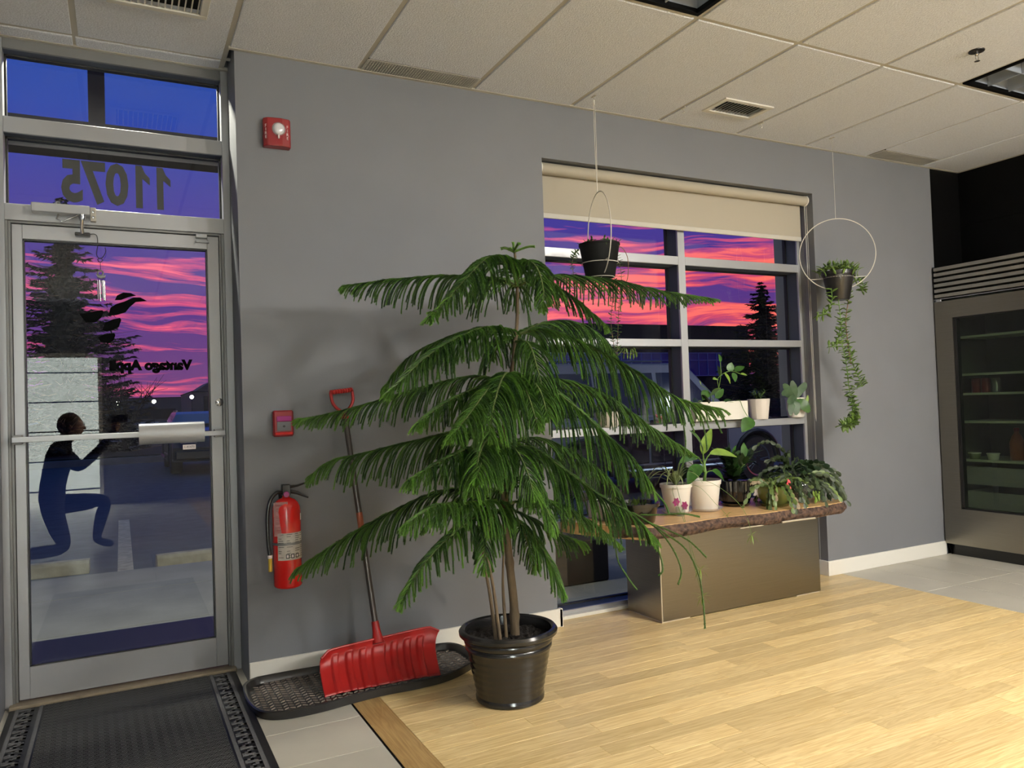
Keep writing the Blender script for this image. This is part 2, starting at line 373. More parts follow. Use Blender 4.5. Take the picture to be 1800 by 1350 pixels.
# corner bead lit edge of the door reveal is simply the wall edge
# ---------------------------------------------------------------- ceiling
ceil = struct('ceiling')
GX = [.465+.6096*k for k in range(-6, 15)]; GY = [0, -1.085, -2.305, -3.524, -4.743, -5.962, -7.181, YB]
g = G().box(-3.2, XR+.2, YB-.1, .0, H+.14, H+.16); g.box(-.455, .495, 0, .3, H+.14, H+.16)
obj('backing', g, 'ceiling_board', ceil)
g = G()
for x in GX: g.box(x-.012, x+.012, YB, .0 if abs(x-.465) > .01 else .29, H+.007, H+.012)
g.box(-.157, -.133, 0, .29, H+.007, H+.012); g.box(-.455, .495, .118, .142, H+.0065, H+.0115)
for y in GY[1:-1]: g.box(-3.0, XR, y-.012, y+.012, H+.0065, H+.0115)
g.box(.47, 5.8, -.022, 0, H-.002, H+.012); g.box(-.455, .495, .23, .25, H-.002, H+.012)
g.box(5.778, 5.8, -3, 0, H-.002, H+.012)
obj('ceiling_grid', g, 'grid_metal', ceil)
DARK = {(1.684, -1.085): 1, (4.123, -1.085): 1}
LITC = [(round(x, 2), round(y, 2)) for (x, y), _, _ in LIT]
OPEN = {}
def tile(x0, x1, y0, y1):
    gg = G().box(x0+.012, x1-.012, y0+.012, y1-.012, H, H+.02, .003)
    return obj('ceiling_tile', gg, 'ceiling_board', ceil)
for i in range(len(GX)-1):
    for j in range(len(GY)-1):
        x0, x1, y1, y0 = GX[i], GX[i+1], GY[j], GY[j+1]
        cx, cy = (x0+x1)/2, (y0+y1)/2
        if x0 < -3.1 or x1 > XR+.2: continue
        if (round(x0, 3), round(y1, 3)) in DARK: continue
        if any(abs(cx-a[0][0]) < .2 and abs(cy-a[0][1]) < .3 for a in LIT): continue
        if j == 0 and abs(x0-1.075) < .02: tile(x0, x1, y0, -.152+.012); continue
        if j == 0 and abs(x0-4.732) < .02: tile(x0, x1, y0, -.168+.012); continue
        if x0 < 5.8 < x1 and y1 > -3: x1 = 5.8
        elif x0 > 5.8 and y1 > -3: continue
        if j == 0 and abs(x0-2.903) < .02:      # tile cut round the air grille
            gg = G(); a0, a1, b0, b1 = x0+.012, x1-.012, y0+.012, y1-.024
            gg.box(a0, 3.06, b0, b1, H, H+.02); gg.box(3.385, a1, b0, b1, H, H+.02); gg.box(3.06, 3.385, b0, -.43, H, H+.02); gg.box(3.06, 3.385, -.27, b1, H, H+.02)
            obj('ceiling_tile', gg, 'ceiling_board', ceil); continue
        if j == 0 and abs(x0+.1446) < .02:
            gg = G(); a0, a1, b0, b1 = x0+.012, x1-.012, y0+.012, .118
            gg.box(a0, .01, b0, b1, H, H+.02); gg.box(.325, a1, b0, b1, H, H+.02); gg.box(.01, .325, b0, -.59, H, H+.02); gg.box(.01, .325, -.275, b1, H, H+.02)
            obj('ceiling_tile', gg, 'ceiling_board', ceil); continue
        tile(x0, x1, y0, (y1 if j else (-.01 if x0 > .4 else (.13 if x0 > -.8 else -.01))))
for a, b in ((-.455, -.145), (-.145, .465)): tile(a-.012, b, .13, .242)

def grille(name, label, x0, x1, y0, y1, n, along='y'):
    t = thing(name, label, 'vent', ((x0+x1)/2, (y0+y1)/2, H))
    cx, cy = (x0+x1)/2, (y0+y1)/2; a, b = (x1-x0)/2, (y1-y0)/2
    g = G()
    for (p, q, r, s) in ((-a, a, -b, -b+.03), (-a, a, b-.03, b), (-a, -a+.03, -b+.03, b-.03), (a-.03, a, -b+.03, b-.03)): g.box(p, q, r, s, -.008, .002, .002)
    obj('frame', g, 'white_trim', t)
    obj('duct', G().box(-a+.02, a-.02, -b+.02, b-.02, .019, .022), 'black_paint', t)
    g0 = G().add([(.0022, -b+.028, .003), (.0042, -b+.028, .003), (-.0008, -b+.028, -.004), (-.0028, -b+.028, -.004), (.0022, b-.028, .003), (.0042, b-.028, .003), (-.0008, b-.028, -.004), (-.0028, b-.028, -.004)], [(0, 1, 2, 3), (7, 6, 5, 4), (0, 4, 5, 1), (1, 5, 6, 2), (2, 6, 7, 3), (3, 7, 4, 0)])
    me = None
    for k in range(n):
        x = -a+.04+(2*a-.08)*k/(n-1)
        if me is None: o = obj('slat', g0, 'white_trim', t, loc=(x, 0, 0)); me = o.data
        else: obj('slat', me, 'white_trim', t, loc=(x, 0, 0))
grille('air_grille', 'small white metal air grille in the ceiling above the big window', 3.035, 3.40, -.455, -.25, 13)
grille('air_grille', 'white square air grille in the ceiling above the glass door', -.02, .355, -.62, -.25, 13)
def perf(x0, x1, y0, y1, lab):
    t = thing('perforated_vent', lab, 'vent', ((x0+x1)/2, (y0+y1)/2, H)); a, b = (x1-x0)/2, (y1-y0)/2
    obj('backing', G().box(-a, a, -b, b, .012, .02), 'black_paint', t)
    g = G(); nx = 44; ny = 9
    for k in range(nx+1): x = -a+2*a*k/nx; g.box(x-.0045, x+.0045, -b, b, 0, .003)
    for k in range(ny+1): y = -b+2*b*k/ny; g.box(-a, a, y-.0045, y+.0045, 0, .0025)
    o = obj('perforated_sheet', g, 'white_trim', t); o['kind'] = 'stuff'
perf(1.087, 1.672, -.142, -.02, 'narrow perforated white vent strip over the grey wall left of the pine top')
perf(4.744, 5.33, -.158, -.022, 'narrow perforated vent strip at the ceiling edge by the fridge')
def troffer(name, label, x0, y1, lit, wx=.6096, wy=1.22):
    t = thing(name, label, 'ceiling light', (x0+wx/2, y1-wy/2, H)); a, b = wx/2-.014, wy/2-.014
    g = G()
    for (p, q, r, s) in ((-a, a, -b, -b+.022), (-a, a, b-.022, b), (-a, -a+.022, -b+.022, b-.022), (a-.022, a, -b+.022, b-.022)): g.box(p, q, r, s, -.001, .02)
    obj('frame', g, 'black_paint' if not lit else 'white_trim', t)
    if lit:
        obj('diffuser', G().box(-a+.02, a-.02, -b+.02, b-.02, .0, .006), 'lamp_panel', t); return
    obj('reflector', G().box(-a+.02, a-.02, -b+.02, b-.02, .12, .125), 'troffer_back', t)
    g = G().box(-a, -a+.01, -b, b, .02, .125); g.box(a-.01, a, -b, b, .02, .125); g.box(-a, a, -b, -b+.01, .02, .125); g.box(-a, a, b-.01, b, .02, .125)
    obj('housing', g, 'troffer_back', t)
    for k in range(1, 6):
        y = -b+2*b*k/6; obj('louver', G().box(-a+.02, a-.02, y-.003, y+.003, .01, .085), 'troffer_louver', t)
    for x in (-a/3, a/3): obj('louver', G().box(x-.003, x+.003, -b+.02, b-.02, .01, .085), 'troffer_louver', t)
mat('lamp_panel', (255, 240, 220), .5, emit=(255, 232, 205), es=6)
mat('troffer_back', (176, 184, 196), .5); mat('troffer_louver', (150, 158, 170), .4)
troffer('ceiling_light', 'unlit dark louvred ceiling light cut by the top of the picture', 1.684, -1.085, 0)
troffer('ceiling_light', 'unlit dark louvred ceiling light near the fridge and sprinkler', 4.123, -1.085, 0)
for (x, y), p, c in LIT: troffer('ceiling_light', 'lit white panel light in the ceiling '+('over the oak floor nearest the window' if y > -3 else 'over the oak floor behind another' if x > 0 else 'added unseen as fill at the left rear of the room'), x-.3048, y+.61, 1)
# sprinkler
t = thing('sprinkler', 'small black and chrome fire sprinkler under the ceiling tile', 'sprinkler', (3.80, -1.385, H))
obj('escutcheon', G().lathe([(.0, .0), (.037, .0), (.036, -.004), (.02, -.008), (0, -.008)], n=24), 'dark_plastic', t, smooth=True)
g = G().lathe([(.009, -.006), (.01, -.02), (.006, -.024)], n=12); g.tube([(-.008, 0, -.02), (-.013, 0, -.035), (-.004, 0, -.05)], .002, 6); g.tube([(.008, 0, -.02), (.013, 0, -.035), (.004, 0, -.05)], .002, 6)
obj('body', g, 'chrome', t, smooth=True); obj('deflector', G().lathe([(0, -.05), (.013, -.05), (.013, -.052), (0, -.052)], n=12), 'chrome', t)

# ---------------------------------------------------------------- floor
fl = struct('floor')
obj('subfloor', G().box(-3.2, XR+.2, YB-3.2, .36, -.06, -.012), 'grout', fl)
WX0, WX1 = .837, 4.312
PW = .0883; r = random.Random(3)
def plank(x0, x1, y0, y1, m='oak', nm='plank', rot=False):
    cx, cy = (x0+x1)/2, (y0+y1)/2; a, b = (x1-x0)/2-.0007, (y1-y0)/2-.0007
    gp = .0003
    if rot:
        o = obj(nm, G().box(-b, b, -a, a, -.012, 0, gp), m, fl, loc=(cx, cy, 0)); o.rotation_euler = (0, 0, PI/2)
    else: o = obj(nm, G().box(-a, a, -b, b, -.012, 0, gp), m, fl, loc=(cx, cy, r.uniform(-.0003, .0003)))
    return o
npl = 0
for j in range(46):
    y1 = -PW*j; y0 = y1-PW; x = WX0+.118-r.uniform(0, .0); first = True
    while x < WX1-.01:
        Lp = r.uniform(.35, 1.25)
        if first: Lp *= r.uniform(.4, 1); first = False
        x2 = min(WX1, x+Lp)
        if WX1-x2 < .15: x2 = WX1
        plank(x, x2, y0, y1); npl += 1; x = x2
yy = 0
while yy > -4.06:
    L_ = r.uniform(.8, 1.5); y2 = max(-4.0618, yy-L_); plank(WX0, WX0+.118, y2, yy, 'oak_dark', 'border_plank', True); yy = y2
# planks run on under the window recess
x = 2.10
while x < 4.2: x2 = min(4.2, x+r.uniform(.4, .9)); plank(x, x2, 0, .125); x = x2
g = G().box(WX0, WX1, -YB*-1, -4.0618, -.012, 0); o = obj('far_planks', g, 'oak', fl); o['kind'] = 'stuff'
obj('seam_strip', G().box(WX0-.006, WX0, -4.06, 0, -.012, .0005), 'black_paint', fl)
def ftile(x0, x1, y0, y1): obj('tile', G().box(x0+.0022, x1-.0022, y0+.0022, y1-.0022, -.012, 0, .0008), 'floor_tile', fl)
xs = [WX0-.006-.61*k for k in range(4)]; xs[-1] = -1.0
ys = [.36]+[-.305*k for k in range(0, 12)]
for a in range(len(xs)-1):
    for b in range(len(ys)-1): ftile(xs[a+1], xs[a], ys[b+1], ys[b])
xs = [WX1, 4.622, 4.927, 5.232, 5.537, 5.842, 6.1]
ys = [0, -.61, -1.22, -1.83, -2.44]
for a in range(len(xs)-1):
    for b in range(len(ys)-1): ftile(xs[a], xs[a+1], ys[b+1], ys[b])
g = G().box(-3, -1.0, YB, 0, -.012, 0); g.box(-1.0, WX0-.006, YB, -3.355, -.012, 0); g.box(WX1, XR, YB, -2.44, -.012, 0); g.box(-3, 1, -11, YB, -.012, -.0005)
o = obj('far_tiles', g, 'floor_tile', fl); o['kind'] = 'stuff'

# ---------------------------------------------------------------- big window
wi = struct('window_1')
FY0, FY1 = .12, .25
g = G()
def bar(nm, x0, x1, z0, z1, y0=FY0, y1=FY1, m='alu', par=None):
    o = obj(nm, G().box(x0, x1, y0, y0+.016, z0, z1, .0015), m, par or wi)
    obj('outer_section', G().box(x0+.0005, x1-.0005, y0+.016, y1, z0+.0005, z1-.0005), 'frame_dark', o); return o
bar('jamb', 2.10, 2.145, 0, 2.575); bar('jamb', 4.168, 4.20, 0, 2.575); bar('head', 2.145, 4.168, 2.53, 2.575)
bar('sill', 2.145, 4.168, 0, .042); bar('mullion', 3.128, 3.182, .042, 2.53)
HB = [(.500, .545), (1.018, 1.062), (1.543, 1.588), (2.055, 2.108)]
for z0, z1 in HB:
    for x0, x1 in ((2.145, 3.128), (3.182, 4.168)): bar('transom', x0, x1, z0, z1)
zl = [.042]+[z for p in HB for z in p]+[2.53]
for x0, x1 in ((2.145, 3.128), (3.182, 4.168)):
    for k in range(0, len(zl), 2):
        gz = G(); a, b, c, d = x0, x1, zl[k], zl[k+1]
        for q in ((a, a+.008, c, d), (b-.008, b, c, d), (a, b, c, c+.008), (a, b, d-.008, d)): gz.box(q[0], q[1], .222, .246, q[2], q[3])
        obj('gasket', gz, 'gasket', wi)
        obj('pane', G().box(x0, x1, .232, .236, zl[k], zl[k+1]), 'pane', wi)
obj('sill_cover', G().box(2.145, 4.168, .09, .12, 0, .02, .002), 'white_trim', wi)
# side linings of the deep opening: brushed metal jamb strip at the right
g = G().box(4.190, 4.1995, .06, .12, .1, 2.5); g.box(4.188, 4.1995, .085, .09, .1, 2.5)
obj('jamb_lining', g, 'alu_dull', wi)
# roller blind
t = thing('roller_blind', 'beige fabric roller blind rolled most of the way up in the window head', 'blind', (3.15, .055, 2.535))
obj('roller', G().lathe([(.0, -1.03), (.033, -1.03), (.033, 1.035), (0, 1.035)], n=28, axis='x'), 'blind_fabric', t, smooth=True)
g = G(); n = 20
pr = [(.0, 0), (-.0, 0)]
g.box(-1.03, 1.02, .0285, .0305, -.245, -.0)
obj('fabric', g, 'blind_fabric', t); obj('bottom_rail', G().box(-1.03, 1.02, .024, .036, -.272, -.242, .003), 'grid_metal', t)
for s in (-1, 1): obj('end_cap', G().lathe([(0, 0), (.036, 0), (.036, .008), (0, .008)], c=(s*1.036-.004, 0, 0), n=24, axis='x'), 'white_trim', t, smooth=True)
g = G().tube([(1.028, -.02, -.01), (1.026, -.025, -.8), (1.024, -.03, -1.45), (1.02, -.032, -1.5), (1.016, -.03, -1.45), (1.018, -.02, -.8), (1.02, -.01, -.01)], .0013, 5)
obj('pull_cord', g, 'white_trim', t)

# ---------------------------------------------------------------- glass door and transoms
dr = struct('door_1')
DY0, DY1 = .25, .36
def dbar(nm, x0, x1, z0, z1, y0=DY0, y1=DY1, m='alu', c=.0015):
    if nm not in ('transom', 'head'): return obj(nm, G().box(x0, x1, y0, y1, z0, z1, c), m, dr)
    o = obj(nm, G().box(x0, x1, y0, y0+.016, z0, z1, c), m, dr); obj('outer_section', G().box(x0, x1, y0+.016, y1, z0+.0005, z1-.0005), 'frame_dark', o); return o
dbar('jamb', -.455, -.428, 0, 2.885); dbar('jamb', .462, .495, 0, 2.885)
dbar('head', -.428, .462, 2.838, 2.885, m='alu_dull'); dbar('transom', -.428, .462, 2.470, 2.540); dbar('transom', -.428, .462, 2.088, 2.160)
# door stops, stepped profile beside the leaf
for x0, x1, y0 in ((-.428, -.418, .258), (-.418, -.408, .268)): dbar('door_stop', x0, x1, 0, 2.088, y0, .36, 'alu_dull', .001)
for x0, x1, y0 in ((.450, .462, .258), (.440, .450, .268)): dbar('door_stop', x0, x1, 0, 2.088, y0, .36, 'alu_dull', .001)
dbar('door_stop', -.408, .440, 2.078, 2.088, .262, .36, 'alu_dull', .001)
obj('threshold', G().box(-.44, .47, .21, .38, 0, .018, .004), 'threshold', dr)
for z0, z1 in ((2.540, 2.838), (2.160, 2.470)):
    gz = G(); a, b = -.428, .462
    for q in ((a, a+.008, z0, z1), (b-.008, b, z0, z1), (a, b, z0, z0+.006), (a, b, z1-.008, z1)): gz.box(q[0], q[1], .315, .345, q[2], q[3])
    obj('gasket', gz, 'gasket', dr); obj('pane', G().box(a, b, .328, .332, z0, z1), 'pane', dr)
# leaf
lx0, lx1 = -.406, .438
obj('stile', G().box(lx0, -.366, .268, .315, .025, 2.075, .002), 'alu', dr); obj('stile', G().box(.386, lx1, .268, .315, .025, 2.075, .002), 'alu', dr)
obj('rail', G().box(-.366, .386, .268, .315, 2.012, 2.075, .002), 'alu', dr); obj('rail', G().box(-.366, .386, .268, .315, .025, .160, .002), 'alu', dr)
gz = G()
for q in ((-.366, -.360, .160, 2.012), (.380, .386, .160, 2.012), (-.366, .386, .160, .166), (-.366, .386, 2.006, 2.012)): gz.box(q[0], q[1], .275, .31, q[2], q[3])
obj('gasket', gz, 'gasket', dr); obj('pane', G().box(-.366, .386, .293, .297, .160, 2.012), 'pane', dr)
# exit device
g = G().box(-.412, .080, .205, .222, 1.126, 1.150, .002); g.box(.340, .442, .205, .222, 1.118, 1.140, .002)
obj('push_bar', g, 'alu', dr); obj('bar_bracket', G().box(-.41, -.375, .222, .268, 1.118, 1.158, .002), 'alu_dull', dr); obj('bar_bracket', G().box(.395, .435, .222, .268, 1.110, 1.148, .002), 'alu_dull', dr)
g = G(); pr = [(.19+.03*(1-math.cos(a)), 1.140+.048*math.sin(a)) for a in np.linspace(-PI/2, PI/2, 9)]+[(.25, 1.188), (.25, 1.092)]
g.prism([(p[0], p[1]) for p in pr], .074, .350, 'x'); o = obj('push_pad', g, 'alu', dr, smooth=True)
obj('sticker', G().box(.256, .312, .224, .2245, 1.060, 1.082), 'white_ink', dr)
M1 = Matrix(((1, 0, 0, .284), (0, 0, -1, .2236), (0, 1, 0, 1.071), (0, 0, 0, 1)))
textmesh('sticker_print', '1-41470', .014, .0002, 'black_plastic', dr, M1)
g = G().lathe([(0, 0), (.019, 0), (.019, .006), (.012, .01), (0, .01)], c=(.424, .268, 1.276), n=24, axis='y'); obj('lock_cylinder', g, 'chrome', dr, smooth=True)
obj('key_slot', G().box(.4225, .4255, .2565, .2585, 1.268, 1.284), 'black_plastic', dr)
# closer on the transom bar
g = G().box(-.325, -.103, .185, .235, 2.118, 2.158, .003); obj('closer_body', g, 'alu', dr)
obj('closer_plate', G().box(-.103, -.080, .225, .250, 2.100, 2.162, .002), 'grid_metal', dr)
g = G()
for z in (2.118, 2.142): g.lathe([(0, 0), (.006, 0), (.005, .004), (0, .005)], c=(-.091, .225, z), n=12, axis='y')
obj('screw', g, 'chrome', dr, smooth=True)
obj('closer_knob', G().lathe([(0, .018), (.012, .014), (.018, 0), (.0, 0)], c=(-.225, .21, 2.158), n=18), 'chrome', dr, smooth=True)
g = G().lathe([(0, -.04), (.012, -.04), (.014, -.03), (.014, .0), (0, .0)], c=(-.134, .20, 2.135), n=16); g.tube([(-.134, .20, 2.10), (-.136, .205, 2.07), (-.135, .225, 2.045)], [.009, .007, .01], 10)
g.tube([(-.225, .21, 2.118), (-.232, .205, 2.095), (-.21, .205, 2.085), (-.15, .205, 2.118)], .004, 8)
obj('closer_arm', g, 'chrome', dr, smooth=True)
obj('arm_shoe', G().box(-.165, -.105, .235, .268, 2.034, 2.050, .003), 'dark_plastic', dr)
g = G().box(.335, .385, .24, .268, 2.060, 2.078, .002); g.box(.335, .395, .25, .268, 2.040, 2.050, .002)
obj('door_pivot', g, 'alu', dr)
# street number, seen from behind
MB = lambda x, y, z: Matrix(((-1, 0, 0, x), (0, 0, 1, y), (0, 1, 0, z), (0, 0, 0, 1)))
mat('decal_dark', (44, 44, 40), .6); mat('decal_black', (3, 4, 4), .9, spec=.05)
nums = textmesh('street_number', '075', .262, .0005, 'decal_dark', dr, MB(0, .3262, 2.302), bold=.010)
co_ = np.array([v.co[:] for v in nums.data.vertices]); lo, hi = co_.min(0), co_.max(0)
for v in nums.data.vertices: v.co.x = -.219+(v.co.x-lo[0])/(hi[0]-lo[0])*.273; v.co.z = 2.200+(v.co.z-lo[2])/(hi[2]-lo[2])*.202
for x in (.099, .189): obj('street_number', G().prism([(x-.0145, 2.200), (x+.0145, 2.200), (x+.0145, 2.340), (x+.046, 2.312), (x+.046, 2.346), (x+.026, 2.368), (x+.012, 2.402), (x-.0145, 2.402)], .3257, .3267, 'y'), 'decal_dark', dr)
textmesh('shop_lettering', 'Vantago Appli', .061, .0005, 'decal_black', dr, MB(.133, .2915, 1.456), bold=.0042, width=1.0)
LG = [[(490, 835), (510, 790), (560, 760), (620, 760), (665, 780), (600, 800), (540, 830)],
      [(435, 980), (455, 905), (500, 870), (570, 840), (640, 800), (700, 795), (755, 825), (720, 830), (660, 840), (610, 890), (575, 940), (500, 970)],
      [(385, 1115), (410, 1045), (470, 1010), (530, 993), (540, 1010), (520, 1075), (470, 1105), (420, 1120)],
      [(210, 975), (270, 965), (330, 945), (390, 932), (400, 945), (380, 1000), (340, 1040), (260, 1050), (230, 1010)],
      [(480, 1135), (490, 1150), (475, 1200), (430, 1230), (370, 1215), (350, 1180), (400, 1150)]]
for k, pl in enumerate(LG):
    cx = [.1215+(p[0]-755)*.000507 for p in pl]; cz = [1.772-(p[1]-795)*.000507-(p[0]-755)*.00002 for p in pl]
    obj('leaf_emblem', G().prism(list(zip(cx, cz)), .2905, .2925, 'y'), 'decal_black', dr)
# ---------------------------------------------------------------- wall devices
t = thing('fire_alarm_strobe', 'red wall mounted fire alarm strobe high on the grey wall', 'fire alarm', (.672, 0, 2.513))
g = G(); pr = [(-.061, 0), (-.061, -.030), (-.045, -.047), (.02, -.055), (.055, -.045), (.061, -.035), (.061, 0)]
g.prism(pr, -.066, .066, 'z'); obj('housing', g, 'red_plastic', t, bevel=.004)
g = G().ball((0, 0, 0), .026, 16, 10, (1.0, .5, 1.05)); obj('strobe_lens', g, 'lens', t, smooth='full', loc=(.004, -.058, .012))
obj('lens_rim', G().lathe([(.027, 0), (.031, 0), (.031, .006), (.027, .006)], c=(.004, -.053, .012), n=24, axis='y'), 'clear_plastic', t)
obj('status_tab', G().box(.0, .006, -.062, -.052, -.032, -.016), 'white_ink', t)
for s, xx, yy, ang in ((0, -.052, -.041, .80), (1, .044, -.0495, -.28)):
    R_ = Matrix.Rotation(-ang*0.8 if s == 0 else -ang, 4, 'Z')
    for i, ch in enumerate('FIRE'):
        M0 = Matrix(((1, 0, 0, 0), (0, 0, -1, 0), (0, 1, 0, 0), (0, 0, 0, 1)))
        textmesh('letter', ch, .020, .0006, 'white_ink', t, Matrix.Translation((xx, yy-.001, .026-i*.0175)) @ Matrix.Rotation(-.8 if s == 0 else .28, 4, 'Z') @ M0)
t = thing('pull_station', 'small red fire pull station beside the pine branch tip', 'pull station', (.667, 0, 1.166))
obj('housing', G().box(-.045, .045, -.036, 0, -.060, .060, .006), 'red_plastic', t)
mat('grey_label', (92, 92, 96), .5); mat('violet_film', (150, 60, 120), .15, coat=.5)
obj('label_plate', G().box(-.030, .032, -.0385, -.034, -.034, .008, .001), 'grey_label', t); obj('glass_cover', G().box(-.032, .034, -.044, -.036, .010, .034, .002), 'violet_film', t)
obj('lower_lip', G().box(-.04, .04, -.042, -.036, -.052, -.040, .002), 'red_paint', t)
obj('symbol', G().prism([(-.006, -.013), (.001, -.007), (.008, -.013), (.001, -.019)], -.0395, -.0385, 'y'), 'black_plastic', t)

t = thing('fire_extinguisher', 'red fire extinguisher with black hose hanging on the grey wall', 'fire extinguisher', (.660, -.082, .43))
R0 = .062
pr = [(0, 0), (.045, 0), (.058, .006), (R0, .014), (R0, .345), (.060, .362), (.052, .380), (.038, .394), (.022, .401), (.016, .404), (.016, .415), (0, .415)]
obj('cylinder', G().lathe(pr, n=40), 'red_paint', t, smooth=True)
mat('paper_label', (196, 190, 182), .6, var=.12, vscale=40)
g = G()
def band(g, r_, z0, z1, a0, a1, n=18, th=.0006):
    vs = []; fs = []
    for k in range(n+1):
        a = a0+(a1-a0)*k/n
        for z in (z0, z1): vs.append((r_*math.cos(a), r_*math.sin(a), z))
    for k in range(n): fs.append((2*k, 2*k+2, 2*k+3, 2*k+1))
    return g.add(vs, fs)
obj('instruction_label', band(G(), R0+.0008, .130, .250, -2.45, -.25), 'paper_label', t, smooth=True)
g = G(); rr = random.Random(5)
for z in np.linspace(.142, .243, 12):
    for c0 in (-2.38, -1.78, -1.18, -.72):
        if rr.random() < .85: band(g, R0+.0012, z, z+.0022, c0, c0+.42*rr.uniform(.5, 1), 4)
for c0 in (-1.85, -1.5, -1.15): band(g, R0+.0013, .138, .158, c0, c0+.25, 3)
obj('label_print', g, 'black_plastic', t)
g = G()
for c0 in (-1.80, -1.45, -1.10): band(g, R0+.0016, .142, .154, c0, c0+.13, 2)
obj('label_symbol', g, 'white_ink', t)
obj('strap', band(G(), R0+.0022, .196, .207, -PI, PI, 40), 'alu_dull', t, smooth=True)
obj('inspection_sticker', band(G(), R0+.001, .30, .33, -.55, -.3, 4), 'white_ink', t)
g = G().box(-.018, .018, -.018, .018, .412, .462, .003); obj('valve_body', g, 'black_plastic', t)
g = G().tube([(.01, 0, .448), (.05, -.005, .452), (.085, -.008, .462)], [.009, .006, .004], 8); obj('top_lever', g, 'black_plastic', t, smooth=True)
g = G().tube([(.01, 0, .43), (.05, -.005, .42), (.098, -.008, .395)], [.009, .008, .004], 8); obj('carry_handle', g, 'black_plastic', t, smooth=True)
obj('pressure_gauge', G().lathe([(0, 0), (.013, 0), (.014, .008), (.012, .012), (0, .013)], c=(-.002, -.018, .418), n=20, axis='y'), 'violet_film', t, smooth=True)
g = G().tube(spline([(-.018, -.004, .425), (-.045, -.02, .428), (-.075, -.032, .395), (-.088, -.034, .33), (-.088, -.034, .22), (-.082, -.032, .155)], 6), .0085, 10); obj('hose', g, 'black_plastic', t, smooth=True)
mat('brass', (200, 170, 60), .35, metal=.3)
g = G().lathe([(0, 0), (.009, 0), (.0085, .06), (0, .06)], c=(-.081, -.032, .085), n=14); obj('nozzle', g, 'brass', t, smooth=True)
obj('nozzle_collar', G().lathe([(.0095, 0), (.0105, .012), (.0095, .014)], c=(-.081, -.032, .143), n=14), 'white_ink', t)
g = G().box(-.050, .010, -.0725, -.0715, .235, .385); o = obj('service_tag', g, 'tag_film', t); o.rotation_euler = (math.radians(-3), 0, -.25)
g = G()
for z in np.linspace(.26, .37, 9): g.box(-.042, .002, -.0731, -.0727, z, z+.002)
o = obj('tag_print', g, 'red_plastic', t); o.rotation_euler = (math.radians(-3), 0, -.25)
obj('wall_bracket', G().box(-.02, .02, .058, .082, .30, .42, .002), 'dark_plastic', t)

# ---------------------------------------------------------------- wind chime
t = thing('wind_chime', 'silver wind chime on a hooked wire at the top of the glass door', 'wind chime', (-.09, .255, 2.045))
g = G().tube(spline([(-.018, 0, 0), (0, 0, .004), (.012, 0, -.008), (.013, 0, -.05), (.008, 0, -.085), (.018, 0, -.105), (.032, 0, -.10), (.045, 0, -.075), (.043, 0, -.055)], 5), .0018, 6); obj('hook', g, 'dark_plastic', t, smooth=True)
g = G(); g.tube([(.022+.009*math.cos(a), 0, -.113+.009*math.sin(a)) for a in np.linspace(0, 2*PI, 13)], .0018, 6); g.tube([(.022, 0, -.122), (.023, 0, -.16)], .0012, 5); obj('swivel', g, 'dark_plastic', t, smooth=True)
g = G().tube([(.022+.011*math.cos(a), 0, -.172+.012*math.sin(a)) for a in np.linspace(0, 2*PI, 15)], .004, 6); g.prism([(.004, -.176), (.012, -.184), (.024, -.186), (.036, -.184), (.043, -.180), (.040, -.192), (.024, -.197), (.010, -.192)], -.012, .012, 'y'); obj('top_ornament', g, 'alu_dull', t)
for k, (x, y, l) in enumerate(((.010, .004, .085), (.018, -.006, .095), (.027, .006, .078), (.032, -.003, .088), (.037, .004, .092))):
    g = G().tube([(x, y, -.197), (x, y, -.205)], .0006, 4); g.tube([(x, y, -.205), (x+.002, y, -.205-l)], .0035, 10); obj('chime_tube', g, 'chrome', t, smooth=True)

# ---------------------------------------------------------------- entrance mat
mm = bpy.data.materials.new('mat_weave'); mm.use_nodes = True; MATS['mat_weave'] = mm
n = mm.node_tree.nodes; l = mm.node_tree.links; b = n['Principled BSDF']; b.inputs['Roughness'].default_value = .85; b.inputs['Specular IOR Level'].default_value = .2
tcn = n.new('ShaderNodeTexCoord'); mp = n.new('ShaderNodeMapping'); mp.inputs['Rotation'].default_value = (0, 0, .75); l.new(tcn.outputs['Object'], mp.inputs[0])
ck = n.new('ShaderNodeTexChecker'); ck.inputs['Scale'].default_value = 40; l.new(mp.outputs[0], ck.inputs[0])
def wav(d):
    w = n.new('ShaderNodeTexWave'); w.bands_direction = d; w.inputs['Scale'].default_value = 38; l.new(mp.outputs[0], w.inputs[0]); return w.outputs['Fac']
mx = n.new('ShaderNodeMix'); l.new(ck.outputs['Fac'], mx.inputs[0]); l.new(wav('X'), mx.inputs[2]); l.new(wav('Y'), mx.inputs[3])
rp = n.new('ShaderNodeValToRGB'); rp.color_ramp.elements[0].position = .45; rp.color_ramp.elements[1].position = .95; rp.color_ramp.elements[0].color = lin((7, 7, 8)); rp.color_ramp.elements[1].color = lin((104, 105, 106)); l.new(mx.outputs[0], rp.inputs[0]); l.new(rp.outputs[0], b.inputs['Base Color'])
bb = n.new('ShaderNodeBump'); bb.inputs['Strength'].default_value = .6; bb.inputs['Distance'].default_value = .004; l.new(mx.outputs[0], bb.inputs['Height']); l.new(bb.outputs[0], b.inputs['Normal'])
mat('mat_rubber', (15, 15, 15), .5); mat('mat_grey', (88, 88, 90), .9, var=.12, vscale=90)
t = thing('door_mat', 'black entrance mat with grey greek key border inside the glass door', 'mat', (0, 0, 0))
MX0, MX1, MY0, MY1 = -.435, .462, -2.0, .205
obj('rubber_backing', G().box(MX0, MX1, MY0, MY1, .0005, .008, .002), 'mat_rubber', t)
obj('woven_field', G().box(-.305, .335, MY0+.15, MY1-.01, .008, .0125, .001), 'mat_weave', t)
